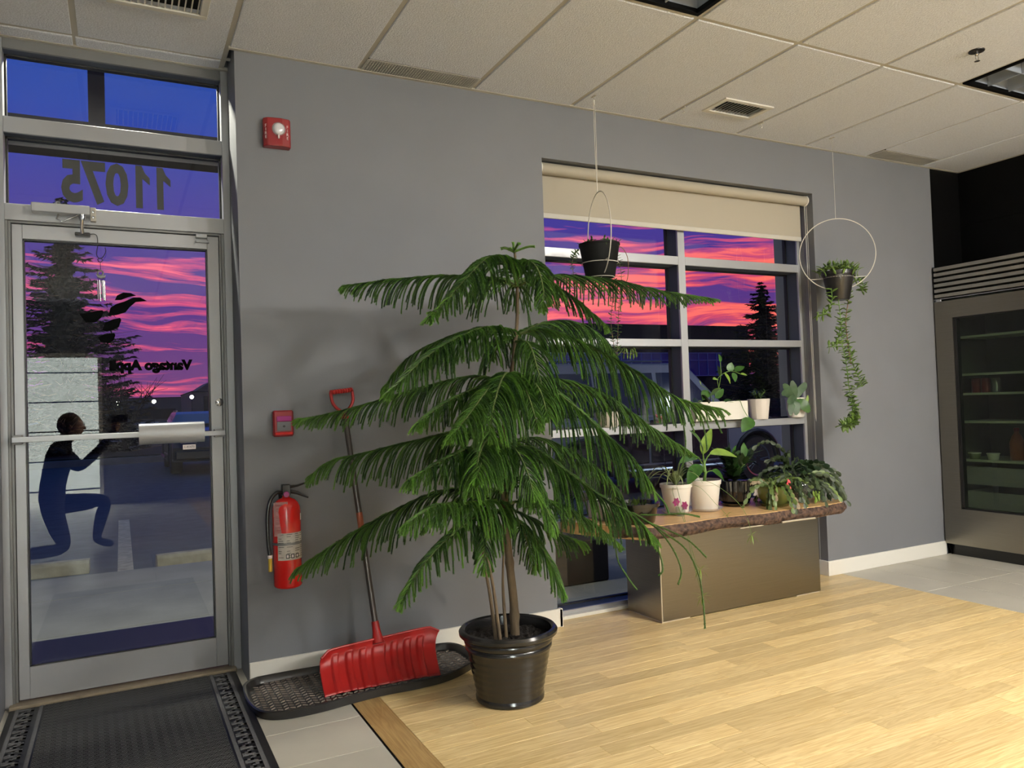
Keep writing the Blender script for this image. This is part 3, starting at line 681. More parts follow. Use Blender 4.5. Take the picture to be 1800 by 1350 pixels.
for x0 in (-.325, .345, -.412, .418): obj('border_stripe', G().box(x0, x0+.014, MY0+.08, MY1-.01, .008, .012), 'mat_grey', t)
g = G(); y = MY1-.02; s = .0625
while y > MY0+.1:
    for xa, sg in ((-.397, 1), (.363, 1)):
        X_ = lambda u: xa+u*.054
        q = .011
        g.box(X_(0), X_(1), y-q, y, .008, .0118); g.box(X_(1)-q, X_(1), y-.030, y, .008, .0118); g.box(X_(.38), X_(1), y-.030-q*.0, y-.020, .008, .0118)
        g.box(X_(.38), X_(.38)+q, y-.052, y-.020, .008, .0118); g.box(X_(0), X_(.38)+q, y-.052, y-.042, .008, .0118); g.box(X_(0), X_(0)+q, y-s, y-.042, .008, .0118)
    y -= s
o = obj('greek_key', g, 'mat_grey', t); o['kind'] = 'stuff'

# ---------------------------------------------------------------- boot tray
t = thing('boot_tray', 'black plastic boot tray with herringbone ridges under the red shovel', 'tray', (0, 0, 0))
OUT = [(.52, -.020), (.68, -.018), (.95, -.03), (1.20, -.022), (1.40, -.02), (1.475, -.07), (1.492, -.20), (1.47, -.32), (1.38, -.40), (1.26, -.455), (1.12, -.47), (.98, -.462), (.85, -.475), (.70, -.50), (.56, -.495), (.475, -.44), (.445, -.30), (.45, -.12), (.475, -.05)]
op = spline(OUT+[OUT[0]], 6)[:-1]
c0 = Vector((.96, -.25, 0))
def ring(k, z): return [((p.x-c0.x)*k+c0.x, (p.y-c0.y)*(k-(1-k)*.9)+c0.y, z) for p in op]
lv = [ring(.985, .001), ring(1.0, .034), ring(.99, .038), ring(.975, .034), ring(.955, .009)]
vs = [p for q in lv for p in q]; m_ = len(op); fs = []
for i in range(4):
    for k in range(m_): k2 = (k+1) % m_; fs.append((i*m_+k, i*m_+k2, (i+1)*m_+k2, (i+1)*m_+k))
fs.append(tuple(range(4*m_, 5*m_))); fs.append(tuple(range(m_))[::-1])
vs = [tuple(v) for v in vs]
g = G().add(vs, [f[::-1] for f in fs]); obj('tray_body', g, 'dark_plastic', t, smooth=True)
def inside(x, y, poly):
    c = False; j = len(poly)-1
    for i in range(len(poly)):
        xi, yi = poly[i][:2]; xj, yj = poly[j][:2]
        if (yi > y) != (yj > y) and x < (xj-xi)*(y-yi)/(yj-yi)+xi: c = not c
        j = i
    return c
inn = ring(.93, 0); g = G(); k = 0
for iy in range(17):
    for ix in range(46):
        x = .46+ix*.0245; y = -.49+iy*.029
        if not inside(x, y, inn): continue
        s = 1 if ix % 2 else -1; a = .6*s; dx, dy = math.cos(a)*.0108, math.sin(a)*.0108; nx, ny = -math.sin(a)*.0025, math.cos(a)*.0025
        z0, z1 = .009, .0135
        g.add([(x-dx-nx, y-dy-ny, z0), (x+dx-nx, y+dy-ny, z0), (x+dx+nx, y+dy+ny, z0), (x-dx+nx, y-dy+ny, z0), (x-dx, y-dy, z1), (x+dx, y+dy, z1)], [(0, 1, 5, 4), (3, 4, 5, 2), (0, 4, 3), (1, 2, 5)])
mat('ridge', (110, 102, 94), .45, var=.25, vscale=30)
o = obj('ridges', g, 'ridge', t); o['kind'] = 'stuff'

# ---------------------------------------------------------------- snow shovel
t = thing('snow_shovel', 'red snow shovel with grey shaft standing in the boot tray', 'shovel', (0, 0, 0))
mat('shovel_red', (160, 28, 26), .38, var=.06, vscale=12); mat('shaft_grey', (72, 66, 62), .35, metal=.5)
def BL(u, v):     # u along width 0..1, v 0 bottom .. 1 top
    a = Vector((.745, -.358, .013)); b_ = Vector((1.262, -.372, .013)); c_ = Vector((1.315, -.215, .188)); d_ = Vector((.762, -.215, .158))
    p = a*(1-u)*(1-v)+b_*u*(1-v)+c_*u*v+d_*(1-u)*v
    e = (2*u-1)
    p.y += .055*math.sin(PI*min(v, 1))*(1)+.0; p.y -= .030*abs(e)**6*(.5+.5*v)
    p.z -= .022*max(0, abs(e)-.86)/.14*v**4
    rib = 0
    for c in (.13, .25, .365, .50, .635, .75, .865):
        hw = .028 if abs(c-.5) > .05 else .055
        if abs(u-c) < hw and v < .80: rib = .013*min(1, (hw-abs(u-c))/.006)
    p.y -= rib*.8; p.z += rib*.4; return p
nu, nv = 120, 22; vs = []; fs = []
for j in range(nv+1):
    for i in range(nu+1): vs.append(BL(i/nu, j/nv))
for j in range(nv):
    for i in range(nu): a = j*(nu+1)+i; fs.append((a, a+1, a+nu+2, a+nu+1))
o = obj('blade', G().add(vs, fs), 'shovel_red', t, smooth='full'); md = o.modifiers.new('so', 'SOLIDIFY'); md.thickness = .004; md.offset = 0
g = G().tube([BL(i/30, 1)+Vector((0, 0, 0)) for i in range(31)], .0055, 8); obj('top_lip', g, 'shovel_red', t, smooth=True)
S0, S1 = Vector((1.028, -.195, .20)), Vector((.948, -.045, 1.205))
g = G().tube([S0-Vector((-.002, .02, .05)), S0+(S1-S0)*.0, S0+(S1-S0)*.045], [.028, .019, .0165], 14); obj('socket', g, 'shovel_red', t, smooth=True)
obj('shaft', G().tube([S0, S1], .0135, 14), 'shaft_grey', t, smooth=True)
mat('copper_band', (150, 84, 60), .4, metal=.4)
obj('splice_band', G().tube([S0+(S1-S0)*.46, S0+(S1-S0)*.535], .0150, 14), 'copper_band', t, smooth=True)
d = (S1-S0).normalized(); h0 = S1-d*.03; top = S1+d*.105
sd = Vector((1, .06, .10)).normalized()
g = G().tube([h0, S1+d*.01], [.018, .016], 12)
g.tube(spline([S1+d*.0, S1+d*.022-sd*.030, S1+d*.055-sd*.050, top-sd*.052], 5), .0075, 10); g.tube(spline([S1+d*.0, S1+d*.022+sd*.030, S1+d*.055+sd*.050, top+sd*.052], 5), .0075, 10)
obj('d_handle', g, 'shovel_red', t, smooth=True)
pts = []; rs = []
for k in range(37): pts.append(top+sd*(-.056+.112*k/36)); rs.append(.0115 if k % 4 else .0085)
obj('grip', G().tube(pts, rs, 12), 'shovel_red', t, smooth=True)
# ---------------------------------------------------------------- potted pine (real positions of trunk and whorled branches, metres)
TRUNK = [(1.462, -0.745, 0.268), (1.461, -0.745, 0.382), (1.452, -0.74, 0.525), (1.44, -0.74, 0.694), (1.436, -0.74, 0.862), (1.436, -0.74, 1.005), (1.452, -0.74, 1.149), (1.479, -0.74, 1.293), (1.506, -0.74, 1.439), (1.526, -0.74, 1.586), (1.531, -0.74, 1.733), (1.527, -0.74, 1.844), (1.521, -0.74, 1.885)]
BRANCHES = [
(0.17,[(1.528, -0.74, 1.726), (1.418, -0.7, 1.762), (1.242, -0.62, 1.774), (1.046, -0.52, 1.765), (0.855, -0.45, 1.743)]),
(0.15,[(1.528, -0.74, 1.726), (1.448, -0.84, 1.804), (1.292, -0.98, 1.793), (1.134, -1.1, 1.682), (1.028, -1.16, 1.587), (0.951, -1.2, 1.527)]),
(0.12,[(1.528, -0.74, 1.726), (1.507, -0.85, 1.81), (1.506, -0.96, 1.767), (1.489, -1.04, 1.663), (1.461, -1.08, 1.589)]),
(0.17,[(1.528, -0.74, 1.726), (1.723, -0.66, 1.789), (2.097, -0.56, 1.806), (2.502, -0.48, 1.775), (2.906, -0.42, 1.757)]),
(0.14,[(1.528, -0.74, 1.726), (1.602, -0.82, 1.743), (1.69, -0.88, 1.682), (1.789, -0.92, 1.59), (1.848, -0.94, 1.535)]),
(0.2,[(1.528, -0.74, 1.721), (1.551, -0.6, 1.776), (1.547, -0.48, 1.8), (1.541, -0.38, 1.776)]),
(0.2,[(1.528, -0.74, 1.721), (1.653, -0.6, 1.786), (1.794, -0.48, 1.811), (1.907, -0.38, 1.79)]),
(0.19,[(1.515, -0.74, 1.512), (1.357, -0.84, 1.536), (1.165, -0.96, 1.483), (0.986, -1.06, 1.398), (0.872, -1.12, 1.315), (0.817, -1.14, 1.273)]),
(0.19,[(1.515, -0.74, 1.517), (1.421, -0.62, 1.555), (1.265, -0.54, 1.513), (1.114, -0.48, 1.428), (1.02, -0.44, 1.308)]),
(0.25,[(1.515, -0.74, 1.517), (1.621, -0.82, 1.53), (1.768, -0.9, 1.463), (1.948, -0.97, 1.348), (2.146, -1.02, 1.221), (2.341, -1.05, 1.169)]),
(0.2,[(1.514, -0.74, 1.507), (1.741, -0.56, 1.584), (1.969, -0.44, 1.615), (2.198, -0.34, 1.557), (2.358, -0.28, 1.413)]),
(0.2,[(1.514, -0.74, 1.488), (1.576, -0.56, 1.525), (1.601, -0.42, 1.516), (1.612, -0.32, 1.456)]),
(0.16,[(1.514, -0.74, 1.488), (1.514, -0.86, 1.463), (1.506, -0.94, 1.355), (1.507, -0.98, 1.261)]),
(0.18,[(1.482, -0.74, 1.312), (1.35, -0.64, 1.343), (1.153, -0.54, 1.302), (0.935, -0.42, 1.237), (0.758, -0.34, 1.195), (0.677, -0.3, 1.185)]),
(0.17,[(1.482, -0.74, 1.312), (1.358, -0.9, 1.326), (1.216, -1.08, 1.276), (1.073, -1.24, 1.196), (0.963, -1.34, 1.125)]),
(0.15,[(1.482, -0.74, 1.312), (1.447, -0.9, 1.307), (1.409, -1.04, 1.24), (1.387, -1.14, 1.132)]),
(0.24,[(1.482, -0.74, 1.308), (1.562, -0.86, 1.299), (1.65, -0.98, 1.2), (1.737, -1.07, 1.082), (1.823, -1.12, 0.987), (1.885, -1.15, 0.882)]),
(0.2,[(1.482, -0.74, 1.308), (1.738, -0.6, 1.332), (2.093, -0.48, 1.262), (2.421, -0.4, 1.094), (2.764, -0.34, 0.923)]),
(0.18,[(1.482, -0.74, 1.303), (1.31, -0.84, 1.293), (1.118, -0.94, 1.239), (0.96, -1.02, 1.16)]),
(0.2,[(1.482, -0.74, 1.303), (1.627, -0.56, 1.335), (1.792, -0.42, 1.298), (1.94, -0.32, 1.184)]),
(0.22,[(1.483, -0.74, 1.317), (1.389, -0.9, 1.344), (1.279, -1.06, 1.303), (1.179, -1.2, 1.212), (1.12, -1.28, 1.116)]),
(0.2,[(1.483, -0.74, 1.317), (1.477, -0.88, 1.335), (1.478, -1.0, 1.273), (1.464, -1.08, 1.172)]),
(0.2,[(1.437, -0.74, 1.041), (1.304, -0.9, 1.083), (1.199, -1.04, 1.054), (1.136, -1.12, 0.979), (1.112, -1.15, 0.922)]),
(0.23,[(1.443, -0.74, 1.065), (1.307, -0.66, 1.111), (1.105, -0.58, 1.078), (0.906, -0.5, 1.034), (0.772, -0.46, 1.005), (0.698, -0.44, 0.948)]),
(0.18,[(1.443, -0.74, 1.065), (1.245, -0.88, 1.057), (1.051, -1.0, 1.015), (0.9, -1.08, 0.963)]),
(0.22,[(1.437, -0.74, 1.029), (1.533, -0.82, 1.032), (1.636, -0.94, 0.927), (1.719, -1.04, 0.836), (1.812, -1.12, 0.761), (1.89, -1.16, 0.667)]),
(0.18,[(1.437, -0.74, 1.041), (1.309, -0.92, 1.066), (1.203, -1.06, 1.034), (1.122, -1.16, 0.962)]),
(0.18,[(1.437, -0.74, 1.041), (1.657, -0.62, 1.063), (1.937, -0.5, 0.965), (2.194, -0.4, 0.801), (2.332, -0.34, 0.579)]),
(0.18,[(1.443, -0.74, 1.053), (1.411, -0.9, 1.037), (1.407, -1.0, 0.963), (1.409, -1.05, 0.868)]),
(0.17,[(1.443, -0.74, 1.072), (1.433, -0.56, 1.119), (1.346, -0.44, 1.088), (1.251, -0.36, 1.0)]),
(0.2,[(1.441, -0.74, 0.789), (1.315, -0.68, 0.862), (1.167, -0.6, 0.852), (0.991, -0.52, 0.772), (0.815, -0.44, 0.673), (0.635, -0.38, 0.559)]),
(0.17,[(1.441, -0.74, 0.801), (1.286, -0.92, 0.844), (1.123, -1.06, 0.864), (0.962, -1.16, 0.876), (0.83, -1.22, 0.829)]),
(0.15,[(1.44, -0.74, 0.777), (1.269, -0.86, 0.783), (1.084, -0.98, 0.73), (0.939, -1.06, 0.647), (0.849, -1.1, 0.548)]),
(0.15,[(1.439, -0.74, 0.813), (1.437, -0.84, 0.916), (1.485, -0.92, 0.873), (1.519, -0.97, 0.772), (1.524, -0.98, 0.716)]),
(0.14,[(1.441, -0.74, 0.789), (1.519, -0.8, 0.741), (1.605, -0.86, 0.68), (1.72, -0.9, 0.628)]),
(0.15,[(1.443, -0.74, 0.765), (1.493, -0.82, 0.699), (1.551, -0.9, 0.575), (1.589, -0.94, 0.451)]),
(0.15,[(1.441, -0.74, 0.801), (1.716, -0.6, 0.776), (2.0, -0.48, 0.643), (2.263, -0.38, 0.475)]),
(0.14,[(1.44, -0.74, 0.777), (1.322, -0.88, 0.781), (1.235, -0.98, 0.703), (1.201, -1.02, 0.606)]),
(0.13,[(1.443, -0.74, 0.837), (1.405, -0.6, 0.852), (1.319, -0.48, 0.799), (1.205, -0.38, 0.672)]),
(0.14,[(1.442, -0.74, 0.753), (1.58, -0.6, 0.674), (1.662, -0.52, 0.564), (1.71, -0.48, 0.447)]),
]
SIDE_STEMS = [[(1.348, -0.8, 0.3), (1.328, -0.8, 0.436), (1.303, -0.8, 0.601), (1.299, -0.8, 0.785), (1.288, -0.8, 0.902)], [(1.359, -0.82, 0.303), (1.33, -0.83, 0.465), (1.304, -0.84, 0.596), (1.287, -0.84, 0.677)], [(1.414, -0.76, 0.279), (1.406, -0.76, 0.417), (1.407, -0.76, 0.511), (1.418, -0.76, 0.651)]]
TRAIL2A = [(4.253, -0.2, 1.965), (4.268, -0.2, 1.853), (4.231, -0.2, 1.703), (4.237, -0.2, 1.554), (4.247, -0.21, 1.405)]
TRAIL2B = [(4.131, -0.22, 1.92), (4.134, -0.24, 1.696), (4.16, -0.22, 1.552), (4.192, -0.22, 1.404), (4.212, -0.22, 1.22), (4.253, -0.22, 1.108), (4.209, -0.23, 1.028), (4.1, -0.24, 1.011)]
TRAIL2C = [(4.102, -0.2, 1.922), (4.058, -0.24, 1.804), (3.967, -0.26, 1.72), (3.879, -0.27, 1.702)]
TRAIL2D = [(4.18, -0.22, 1.7), (4.13, -0.22, 1.588), (4.081, -0.24, 1.52), (3.997, -0.25, 1.519)]
TRAIL2E = [(4.317, -0.2, 1.949), (4.385, -0.2, 1.971), (4.414, -0.2, 1.915), (4.396, -0.2, 1.888)]
TRAIL2F = [(4.223, -0.22, 1.552), (4.281, -0.2, 1.405), (4.33, -0.2, 1.311), (4.359, -0.2, 1.254)]
TRAIL1A = [(2.43, -0.2, 2.025), (2.463, -0.2, 1.917), (2.439, -0.2, 1.729), (2.424, -0.2, 1.573), (2.41, -0.2, 1.417)]
TRAIL1B = [(2.414, -0.2, 2.009), (2.415, -0.2, 1.853), (2.384, -0.2, 1.665), (2.393, -0.2, 1.541), (2.405, -0.2, 1.479)]
TRAIL1C = [(2.414, -0.2, 1.51), (2.454, -0.2, 1.479), (2.511, -0.2, 1.473), (2.542, -0.2, 1.486)]
TRAIL1D = [(2.188, -0.2, 2.026), (2.159, -0.2, 1.994), (2.149, -0.2, 1.933), (2.166, -0.2, 1.843), (2.132, -0.2, 1.705)]
STRANDS = [[(1.84, -1.12, 0.758), (1.925, -1.17, 0.688), (2.012, -1.2, 0.614), (2.057, -1.22, 0.509), (2.075, -1.22, 0.393), (2.079, -1.22, 0.295)], [(1.813, -1.12, 0.772), (1.899, -1.15, 0.71), (1.965, -1.17, 0.626), (2.01, -1.17, 0.53), (1.995, -1.17, 0.474)], [(1.867, -1.12, 0.733), (1.948, -1.16, 0.695), (2.029, -1.2, 0.646), (2.096, -1.22, 0.578)], [(1.839, -1.12, 0.747), (1.891, -1.14, 0.676), (1.922, -1.15, 0.594), (1.934, -1.15, 0.536), (1.918, -1.15, 0.515)], [(1.854, -1.12, 0.757), (1.938, -1.14, 0.751), (2.03, -1.17, 0.75), (2.103, -1.18, 0.733)], [(1.7, -1.1, 1.005), (1.859, -1.14, 0.895), (1.939, -1.16, 0.81), (1.966, -1.16, 0.762)], [(1.809, -1.0, 0.689), (1.818, -1.0, 0.571), (1.858, -1.0, 0.496), (1.907, -1.0, 0.43)], [(2.285, -1.04, 1.179), (2.337, -1.06, 1.159), (2.359, -1.07, 1.126), (2.367, -1.07, 1.093)], [(2.206, -1.04, 1.189), (2.248, -1.05, 1.13), (2.261, -1.06, 1.056), (2.268, -1.06, 0.994)], [(2.146, -1.02, 1.221), (2.164, -1.03, 1.121), (2.175, -1.03, 1.023), (2.154, -1.03, 0.926)], [(2.253, -1.04, 1.177), (2.313, -1.06, 1.128), (2.343, -1.07, 1.065)]]
def pine_mat(name, bright):
    m = bpy.data.materials.new(name); m.use_nodes = True; MATS[name] = m; n = m.node_tree.nodes; l = m.node_tree.links; b = n['Principled BSDF']
    a = n.new('ShaderNodeAttribute'); a.attribute_name = 'tint'; l.new(a.outputs['Color'], b.inputs['Base Color']); b.inputs['Roughness'].default_value = .42; b.inputs['Specular IOR Level'].default_value = .4
    return m
pine_mat('needles', 1)
mat('bark', (92, 78, 60), .85, var=.3, vscale=40, bump=.5, bscale=60, stretch=(1, 1, .3)); mat('rachis', (70, 84, 36), .7); mat('soil', (24, 18, 14), .95, var=.5, vscale=120, bump=1, bscale=120)
def fast_mesh(name, V, F, tint=None):
    me = bpy.data.meshes.new(name); V = np.asarray(V, np.float32); F = np.asarray(F, np.int32)
    me.vertices.add(len(V)); me.vertices.foreach_set('co', V.ravel()); k = F.shape[1]
    me.loops.add(F.size); me.loops.foreach_set('vertex_index', F.ravel()); me.polygons.add(len(F))
    me.polygons.foreach_set('loop_start', np.arange(len(F), dtype=np.int32)*k); me.polygons.foreach_set('loop_total', np.full(len(F), k, np.int32))
    me.update(calc_edges=True)
    if tint is not None:
        at = me.color_attributes.new('tint', 'FLOAT_COLOR', 'POINT'); at.data.foreach_set('color', np.asarray(tint, np.float32).ravel())
    return me
def norm(a): return a/np.maximum(np.linalg.norm(a, axis=-1, keepdims=True), 1e-9)
def fuzz(P, tint, nl=.0105, step=.0030, K=5, nw=.0019, core=.0032, ang=.62):
    """P (B, n+1, 3) paths; returns triangles of a thin core and its needles."""
    B, n1, _ = P.shape; n = n1-1
    T = norm(np.gradient(P, axis=1)); ref = np.array([.3, .2, .93]); U = norm(np.cross(T, ref)); V_ = np.cross(T, U)
    V = []; F = []; C = []; k0 = 0
    rad = core*np.linspace(1, .5, n1)[None, :, None]
    ringp = np.stack([P+rad*(U*math.cos(a)+V_*math.sin(a)) for a in (0, 2.094, 4.189)], 2)      # B,n1,3,3
    V.append(ringp.reshape(-1, 3)); idx = np.arange(B*n1*3).reshape(B, n1, 3)
    for s in range(3):
        a = idx[:, :-1, s]; b = idx[:, :-1, (s+1) % 3]; c = idx[:, 1:, (s+1) % 3]; d = idx[:, 1:, s]
        F.append(np.stack([a, b, c], -1).reshape(-1, 3)); F.append(np.stack([a, c, d], -1).reshape(-1, 3))
    C.append(np.repeat(tint*.8, n1*3, axis=0)); k0 = B*n1*3
    Ls = np.linalg.norm(np.diff(P, axis=1), axis=2).sum(1); M = max(4, int(Ls.max()/step))
    f = (np.arange(M)+.5)/M*n; i0 = np.minimum(f.astype(int), n-1); w = (f-i0)[None, :, None]
    keep = (np.arange(M)[None, :] % np.maximum(1, np.round(Ls.max()/np.maximum(Ls, .02)))[:, None].astype(int)) == 0
    for k in range(K):
        p = P[:, i0]*(1-w)+P[:, i0+1]*w; t = T[:, i0]; u = U[:, i0]; v = V_[:, i0]
        th = (np.arange(M)*2.4+k*2*PI/K)[None, :, None]+rng.uniform(-.5, .5, (B, M, 1))
        R = u*np.cos(th)+v*np.sin(th); D = norm(t*math.cos(ang)+R*math.sin(ang)); c = np.cross(R, t)*nw
        tip = p+D*nl*rng.uniform(.75, 1.15, (B, M, 1)); 
        q = np.stack([p-c, p+c, tip], 2)[keep]                                    # m,3,3
        V.append(q.reshape(-1, 3)); m = len(q); F.append((np.arange(m*3)+k0).reshape(m, 3)); k0 += m*3
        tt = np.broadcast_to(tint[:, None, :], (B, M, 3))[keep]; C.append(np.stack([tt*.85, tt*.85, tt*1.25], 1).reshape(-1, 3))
    return np.concatenate(V), np.concatenate(F), np.concatenate(C)
def branch_paths(pts, bl, droop=1.0, spacing=.0155):
    S = np.array([tuple(p) for p in spline(pts, 14)]); seg = np.linalg.norm(np.diff(S, axis=0), axis=1); cum = np.concatenate([[0], np.cumsum(seg)]); L_ = cum[-1]
    n = 9; out = []; lens = []; pos = np.arange(.05, L_, spacing)
    for i, s in enumerate(pos):
        for sd in (-1, 1):
            sj = s+rng.uniform(-.004, .004); p = np.array([np.interp(sj, cum, S[:, a]) for a in range(3)]); q = np.array([np.interp(sj+.02, cum, S[:, a]) for a in range(3)]); o = np.array([np.interp(sj-.02, cum, S[:, a]) for a in range(3)])
            T = (q-o)/max(np.linalg.norm(q-o), 1e-6); side = np.cross(T, [0, 0, 1.]); side /= max(np.linalg.norm(side), .2); up = np.cross(side, T)
            x = sj/L_; pf = min(1, .45+x*2.2)*(1-.78*max(0, x)**2.6)
            L1 = bl*pf*(rng.uniform(.80, 1.18) if rng.random() > .06 else rng.uniform(.3, .6))
            d = side*sd*(.78+rng.uniform(-.15, .15))+T*(.72+.2*x)+up*(.18+rng.uniform(-.08, .12)); d /= np.linalg.norm(d)
            path = [p]; gz = droop*rng.uniform(.19, .30)
            for k in range(n):
                d = d+np.array([rng.normal()*.028, rng.normal()*.028, -gz*(L1/.2)**.5*(.55 if k < 1 else 1)]); d /= np.linalg.norm(d); path.append(path[-1]+d*L1/n)
            out.append(path); lens.append(x)
    e = S[-1]; T = S[-1]-S[-3]; T /= np.linalg.norm(T)
    for k in range(7):      # terminal tuft
        d = T+np.array([rng.normal(), rng.normal(), rng.normal()])*.22; d /= np.linalg.norm(d); path = [e-T*.02]
        for j in range(n): d = d+np.array([0, 0, -.10*droop]); d /= np.linalg.norm(d); path.append(path[-1]+d*.045/n*rng.uniform(.9, 1.1))
        out.append(path); lens.append(1.0)
    return np.array(out), np.array(lens), S
t = thing('potted_norfolk_pine', 'large norfolk island pine in a dark ribbed pot in front of the window', 'plant', (0, 0, 0))
PX, PY = 1.424, -.757
pr = [(0, 0), (.134, 0), (.142, .006), (.143, .02), (.139, .026)]
for k in range(22): z = .03+k*.0082; rr_ = .139+(.172-.139)*(k/21); pr.append((rr_+.0013*math.sin(k*1.9), z))
pr += [(.176, .214), (.181, .218), (.181, .230), (.178, .234), (.184, .240), (.186, .252), (.184, .258), (.197, .264), (.205, .272), (.206, .284), (.198, .294), (.188, .296), (.180, .290), (.176, .27), (.165, .18), (.15, .10), (0, .10)]
mat('pot_glaze', (30, 29, 29), .2, coat=.15)
obj('pot', G().lathe(pr, c=(PX, PY, 0), n=72), 'pot_glaze', t, smooth=True)
g = G(); vs = []; fs = []; n_ = 40
for i in range(13):
    for k in range(n_):
        a = 2*PI*k/n_; rr_ = .172*i/12; vs.append((PX+rr_*math.cos(a), PY+rr_*math.sin(a), .250+.006*math.sin(k*1.7+i*2.3)+rng.uniform(-.004, .004)))
for i in range(12):
    for k in range(n_): k2 = (k+1) % n_; fs.append((i*n_+k, (i+1)*n_+k, (i+1)*n_+k2, i*n_+k2))
obj('soil', G().add(vs, fs), 'soil', t)
sp = spline([(TRUNK[0][0], TRUNK[0][1], .235)]+TRUNK[1:], 6); m_ = len(sp)
rad_ = [(.0165*(1-i/(m_-1))**1.0+.0035) for i in range(m_)]
for i in range(m_):
    if i % 9 == 4: rad_[i] *= 1.22
obj('trunk', G().tube(sp, rad_, 14), 'bark', t, smooth='full')
for s in SIDE_STEMS:
    s = [(s[0][0], s[0][1], .235)]+s[1:]; sp2 = spline(s, 6); obj('side_stem', G().tube(sp2, [.008*(1-i/len(sp2)*.6) for i in range(len(sp2))], 10), 'bark', t, smooth='full')
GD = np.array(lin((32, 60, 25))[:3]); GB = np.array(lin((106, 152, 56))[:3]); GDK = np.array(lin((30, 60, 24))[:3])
NTRI = 0
def add_branch(pts, bl, droop=1.0, parent=t, r0=.0065):
    global NTRI
    P, X_, S = branch_paths(pts, bl*1.2*rng.uniform(.9, 1.12), droop*rng.uniform(.85, 1.25))
    o = obj('branch', G().tube([tuple(p) for p in S], [r0*(1-i/len(S)*.65) for i in range(len(S))], 8), 'rachis', parent, smooth='full')
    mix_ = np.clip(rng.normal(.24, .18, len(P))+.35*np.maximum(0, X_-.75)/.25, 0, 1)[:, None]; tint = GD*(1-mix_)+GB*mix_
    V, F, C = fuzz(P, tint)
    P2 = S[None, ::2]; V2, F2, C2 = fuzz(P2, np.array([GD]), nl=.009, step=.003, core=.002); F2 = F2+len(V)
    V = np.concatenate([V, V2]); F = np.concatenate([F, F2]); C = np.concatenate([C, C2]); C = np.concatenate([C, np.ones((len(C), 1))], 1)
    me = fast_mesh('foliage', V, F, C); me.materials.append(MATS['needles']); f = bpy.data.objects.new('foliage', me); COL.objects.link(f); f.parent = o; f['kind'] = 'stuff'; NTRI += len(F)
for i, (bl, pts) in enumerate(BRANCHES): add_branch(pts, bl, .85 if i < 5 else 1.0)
# long loose strands hanging from the low right branch
def strand(paths, parent=t):
    for pth in paths:
        S = spline(pth, 9); o = obj('branch', G().tube(S, .0022, 6), 'rachis', parent, smooth='full')
        V, F, C = fuzz(np.array([tuple(p) for p in S])[None], np.array([GD*.75+GB*.25]), nl=.0105, step=.0022, K=5, core=.0022); C = np.concatenate([C, np.ones((len(C), 1))], 1)
        me = fast_mesh('foliage', V, F, C); me.materials.append(MATS['needles']); f = bpy.data.objects.new('foliage', me); COL.objects.link(f); f.parent = o; f['kind'] = 'stuff'
strand(STRANDS)
ap = Vector(TRUNK[-1])
for dx, dy, dz, l_ in ((.55, -.3, .12, .085), (-.6, -.1, .06, .06), (-.05, -.6, .2, .06), (.1, .6, .2, .06), (-.05, 0, 1, .03)):
    d = Vector((dx, dy, dz)).normalized(); p0 = ap-Vector((0, 0, .012)); pts = [p0, p0+d*l_*.4+Vector((0, 0, .006)), p0+d*l_*.75+Vector((0, 0, .008)), p0+d*l_+Vector((0, 0, .004))]
    o = obj('shoot', G().tube(spline(pts, 4), .004, 6), 'rachis', t, smooth='full')
    S = np.array([tuple(p) for p in spline(pts, 6)])[None]; V, F, C = fuzz(S, np.array([GB*.8]), nl=.014, step=.0015, K=7, core=.005); C = np.concatenate([C, np.ones((len(C), 1))], 1)
    me = fast_mesh('foliage', V, F, C); me.materials.append(MATS['needles']); f = bpy.data.objects.new('foliage', me); COL.objects.link(f); f.parent = o; f['kind'] = 'stuff'
# needles on the bare upper trunk
S = np.array([tuple(p) for p in sp[int(m_*.62):]])[None]; V, F, C = fuzz(S, np.array([GD*.9]), nl=.014, step=.003, K=5, core=.003); C = np.concatenate([C, np.ones((len(C), 1))], 1)
me = fast_mesh('trunk_needles', V, F, C); me.materials.append(MATS['needles']); f = bpy.data.objects.new('trunk_needles', me); COL.objects.link(f); f.parent = t; f['kind'] = 'stuff'
print('pine triangles', NTRI)
# ---------------------------------------------------------------- glass door fridge
t = thing('glass_door_fridge', 'tall stainless steel fridge with a glass door and slatted top grille', 'fridge', (5.42, -.012, 0))
FW = .90
mat('fridge_inner', (88, 92, 84), .5); mat('shelf_metal', (170, 175, 160), .35)
g = G().box(.05, .075, -FW, 0, .09, 2.13); obj('back_frame', G().box(.56, .60, -FW, 0, .1, 2.12), 'fridge_inner', t)
g = G().box(.05, .56, -.03, 0, .1, 2.12); g.box(.05, .56, -FW, -FW+.03, .1, 2.12); g.box(.05, .56, -FW+.03, -.03, .1, .30); g.box(.05, .56, -FW+.03, -.03, 1.80, 2.12); obj('cabinet', g, 'fridge_inner', t)
g = G(); z0, z1 = .085, 1.868; gy0, gy1, gz0, gz1 = -.770, -.133, .347, 1.742
g.box(0, .045, gy1, 0, z0, z1); g.box(0, .045, -FW, gy0, z0, z1); g.box(0, .045, gy0, gy1, z0, gz0); g.box(0, .045, gy0, gy1, gz1, z1)
dr_ = obj('door', g, 'steel', t)
g = G()
for q in ((gy0, gy0+.012, gz0, gz1), (gy1-.022, gy1, gz0, gz1), (gy0, gy1, gz0, gz0+.012), (gy0, gy1, gz1-.008, gz1)): g.box(.006, .05, q[0], q[1], q[2], q[3])
obj('door_gasket', g, 'gasket', dr_); obj('glass', G().box(.014, .018, gy0, gy1, gz0, gz1), 'fridge_glass', dr_)
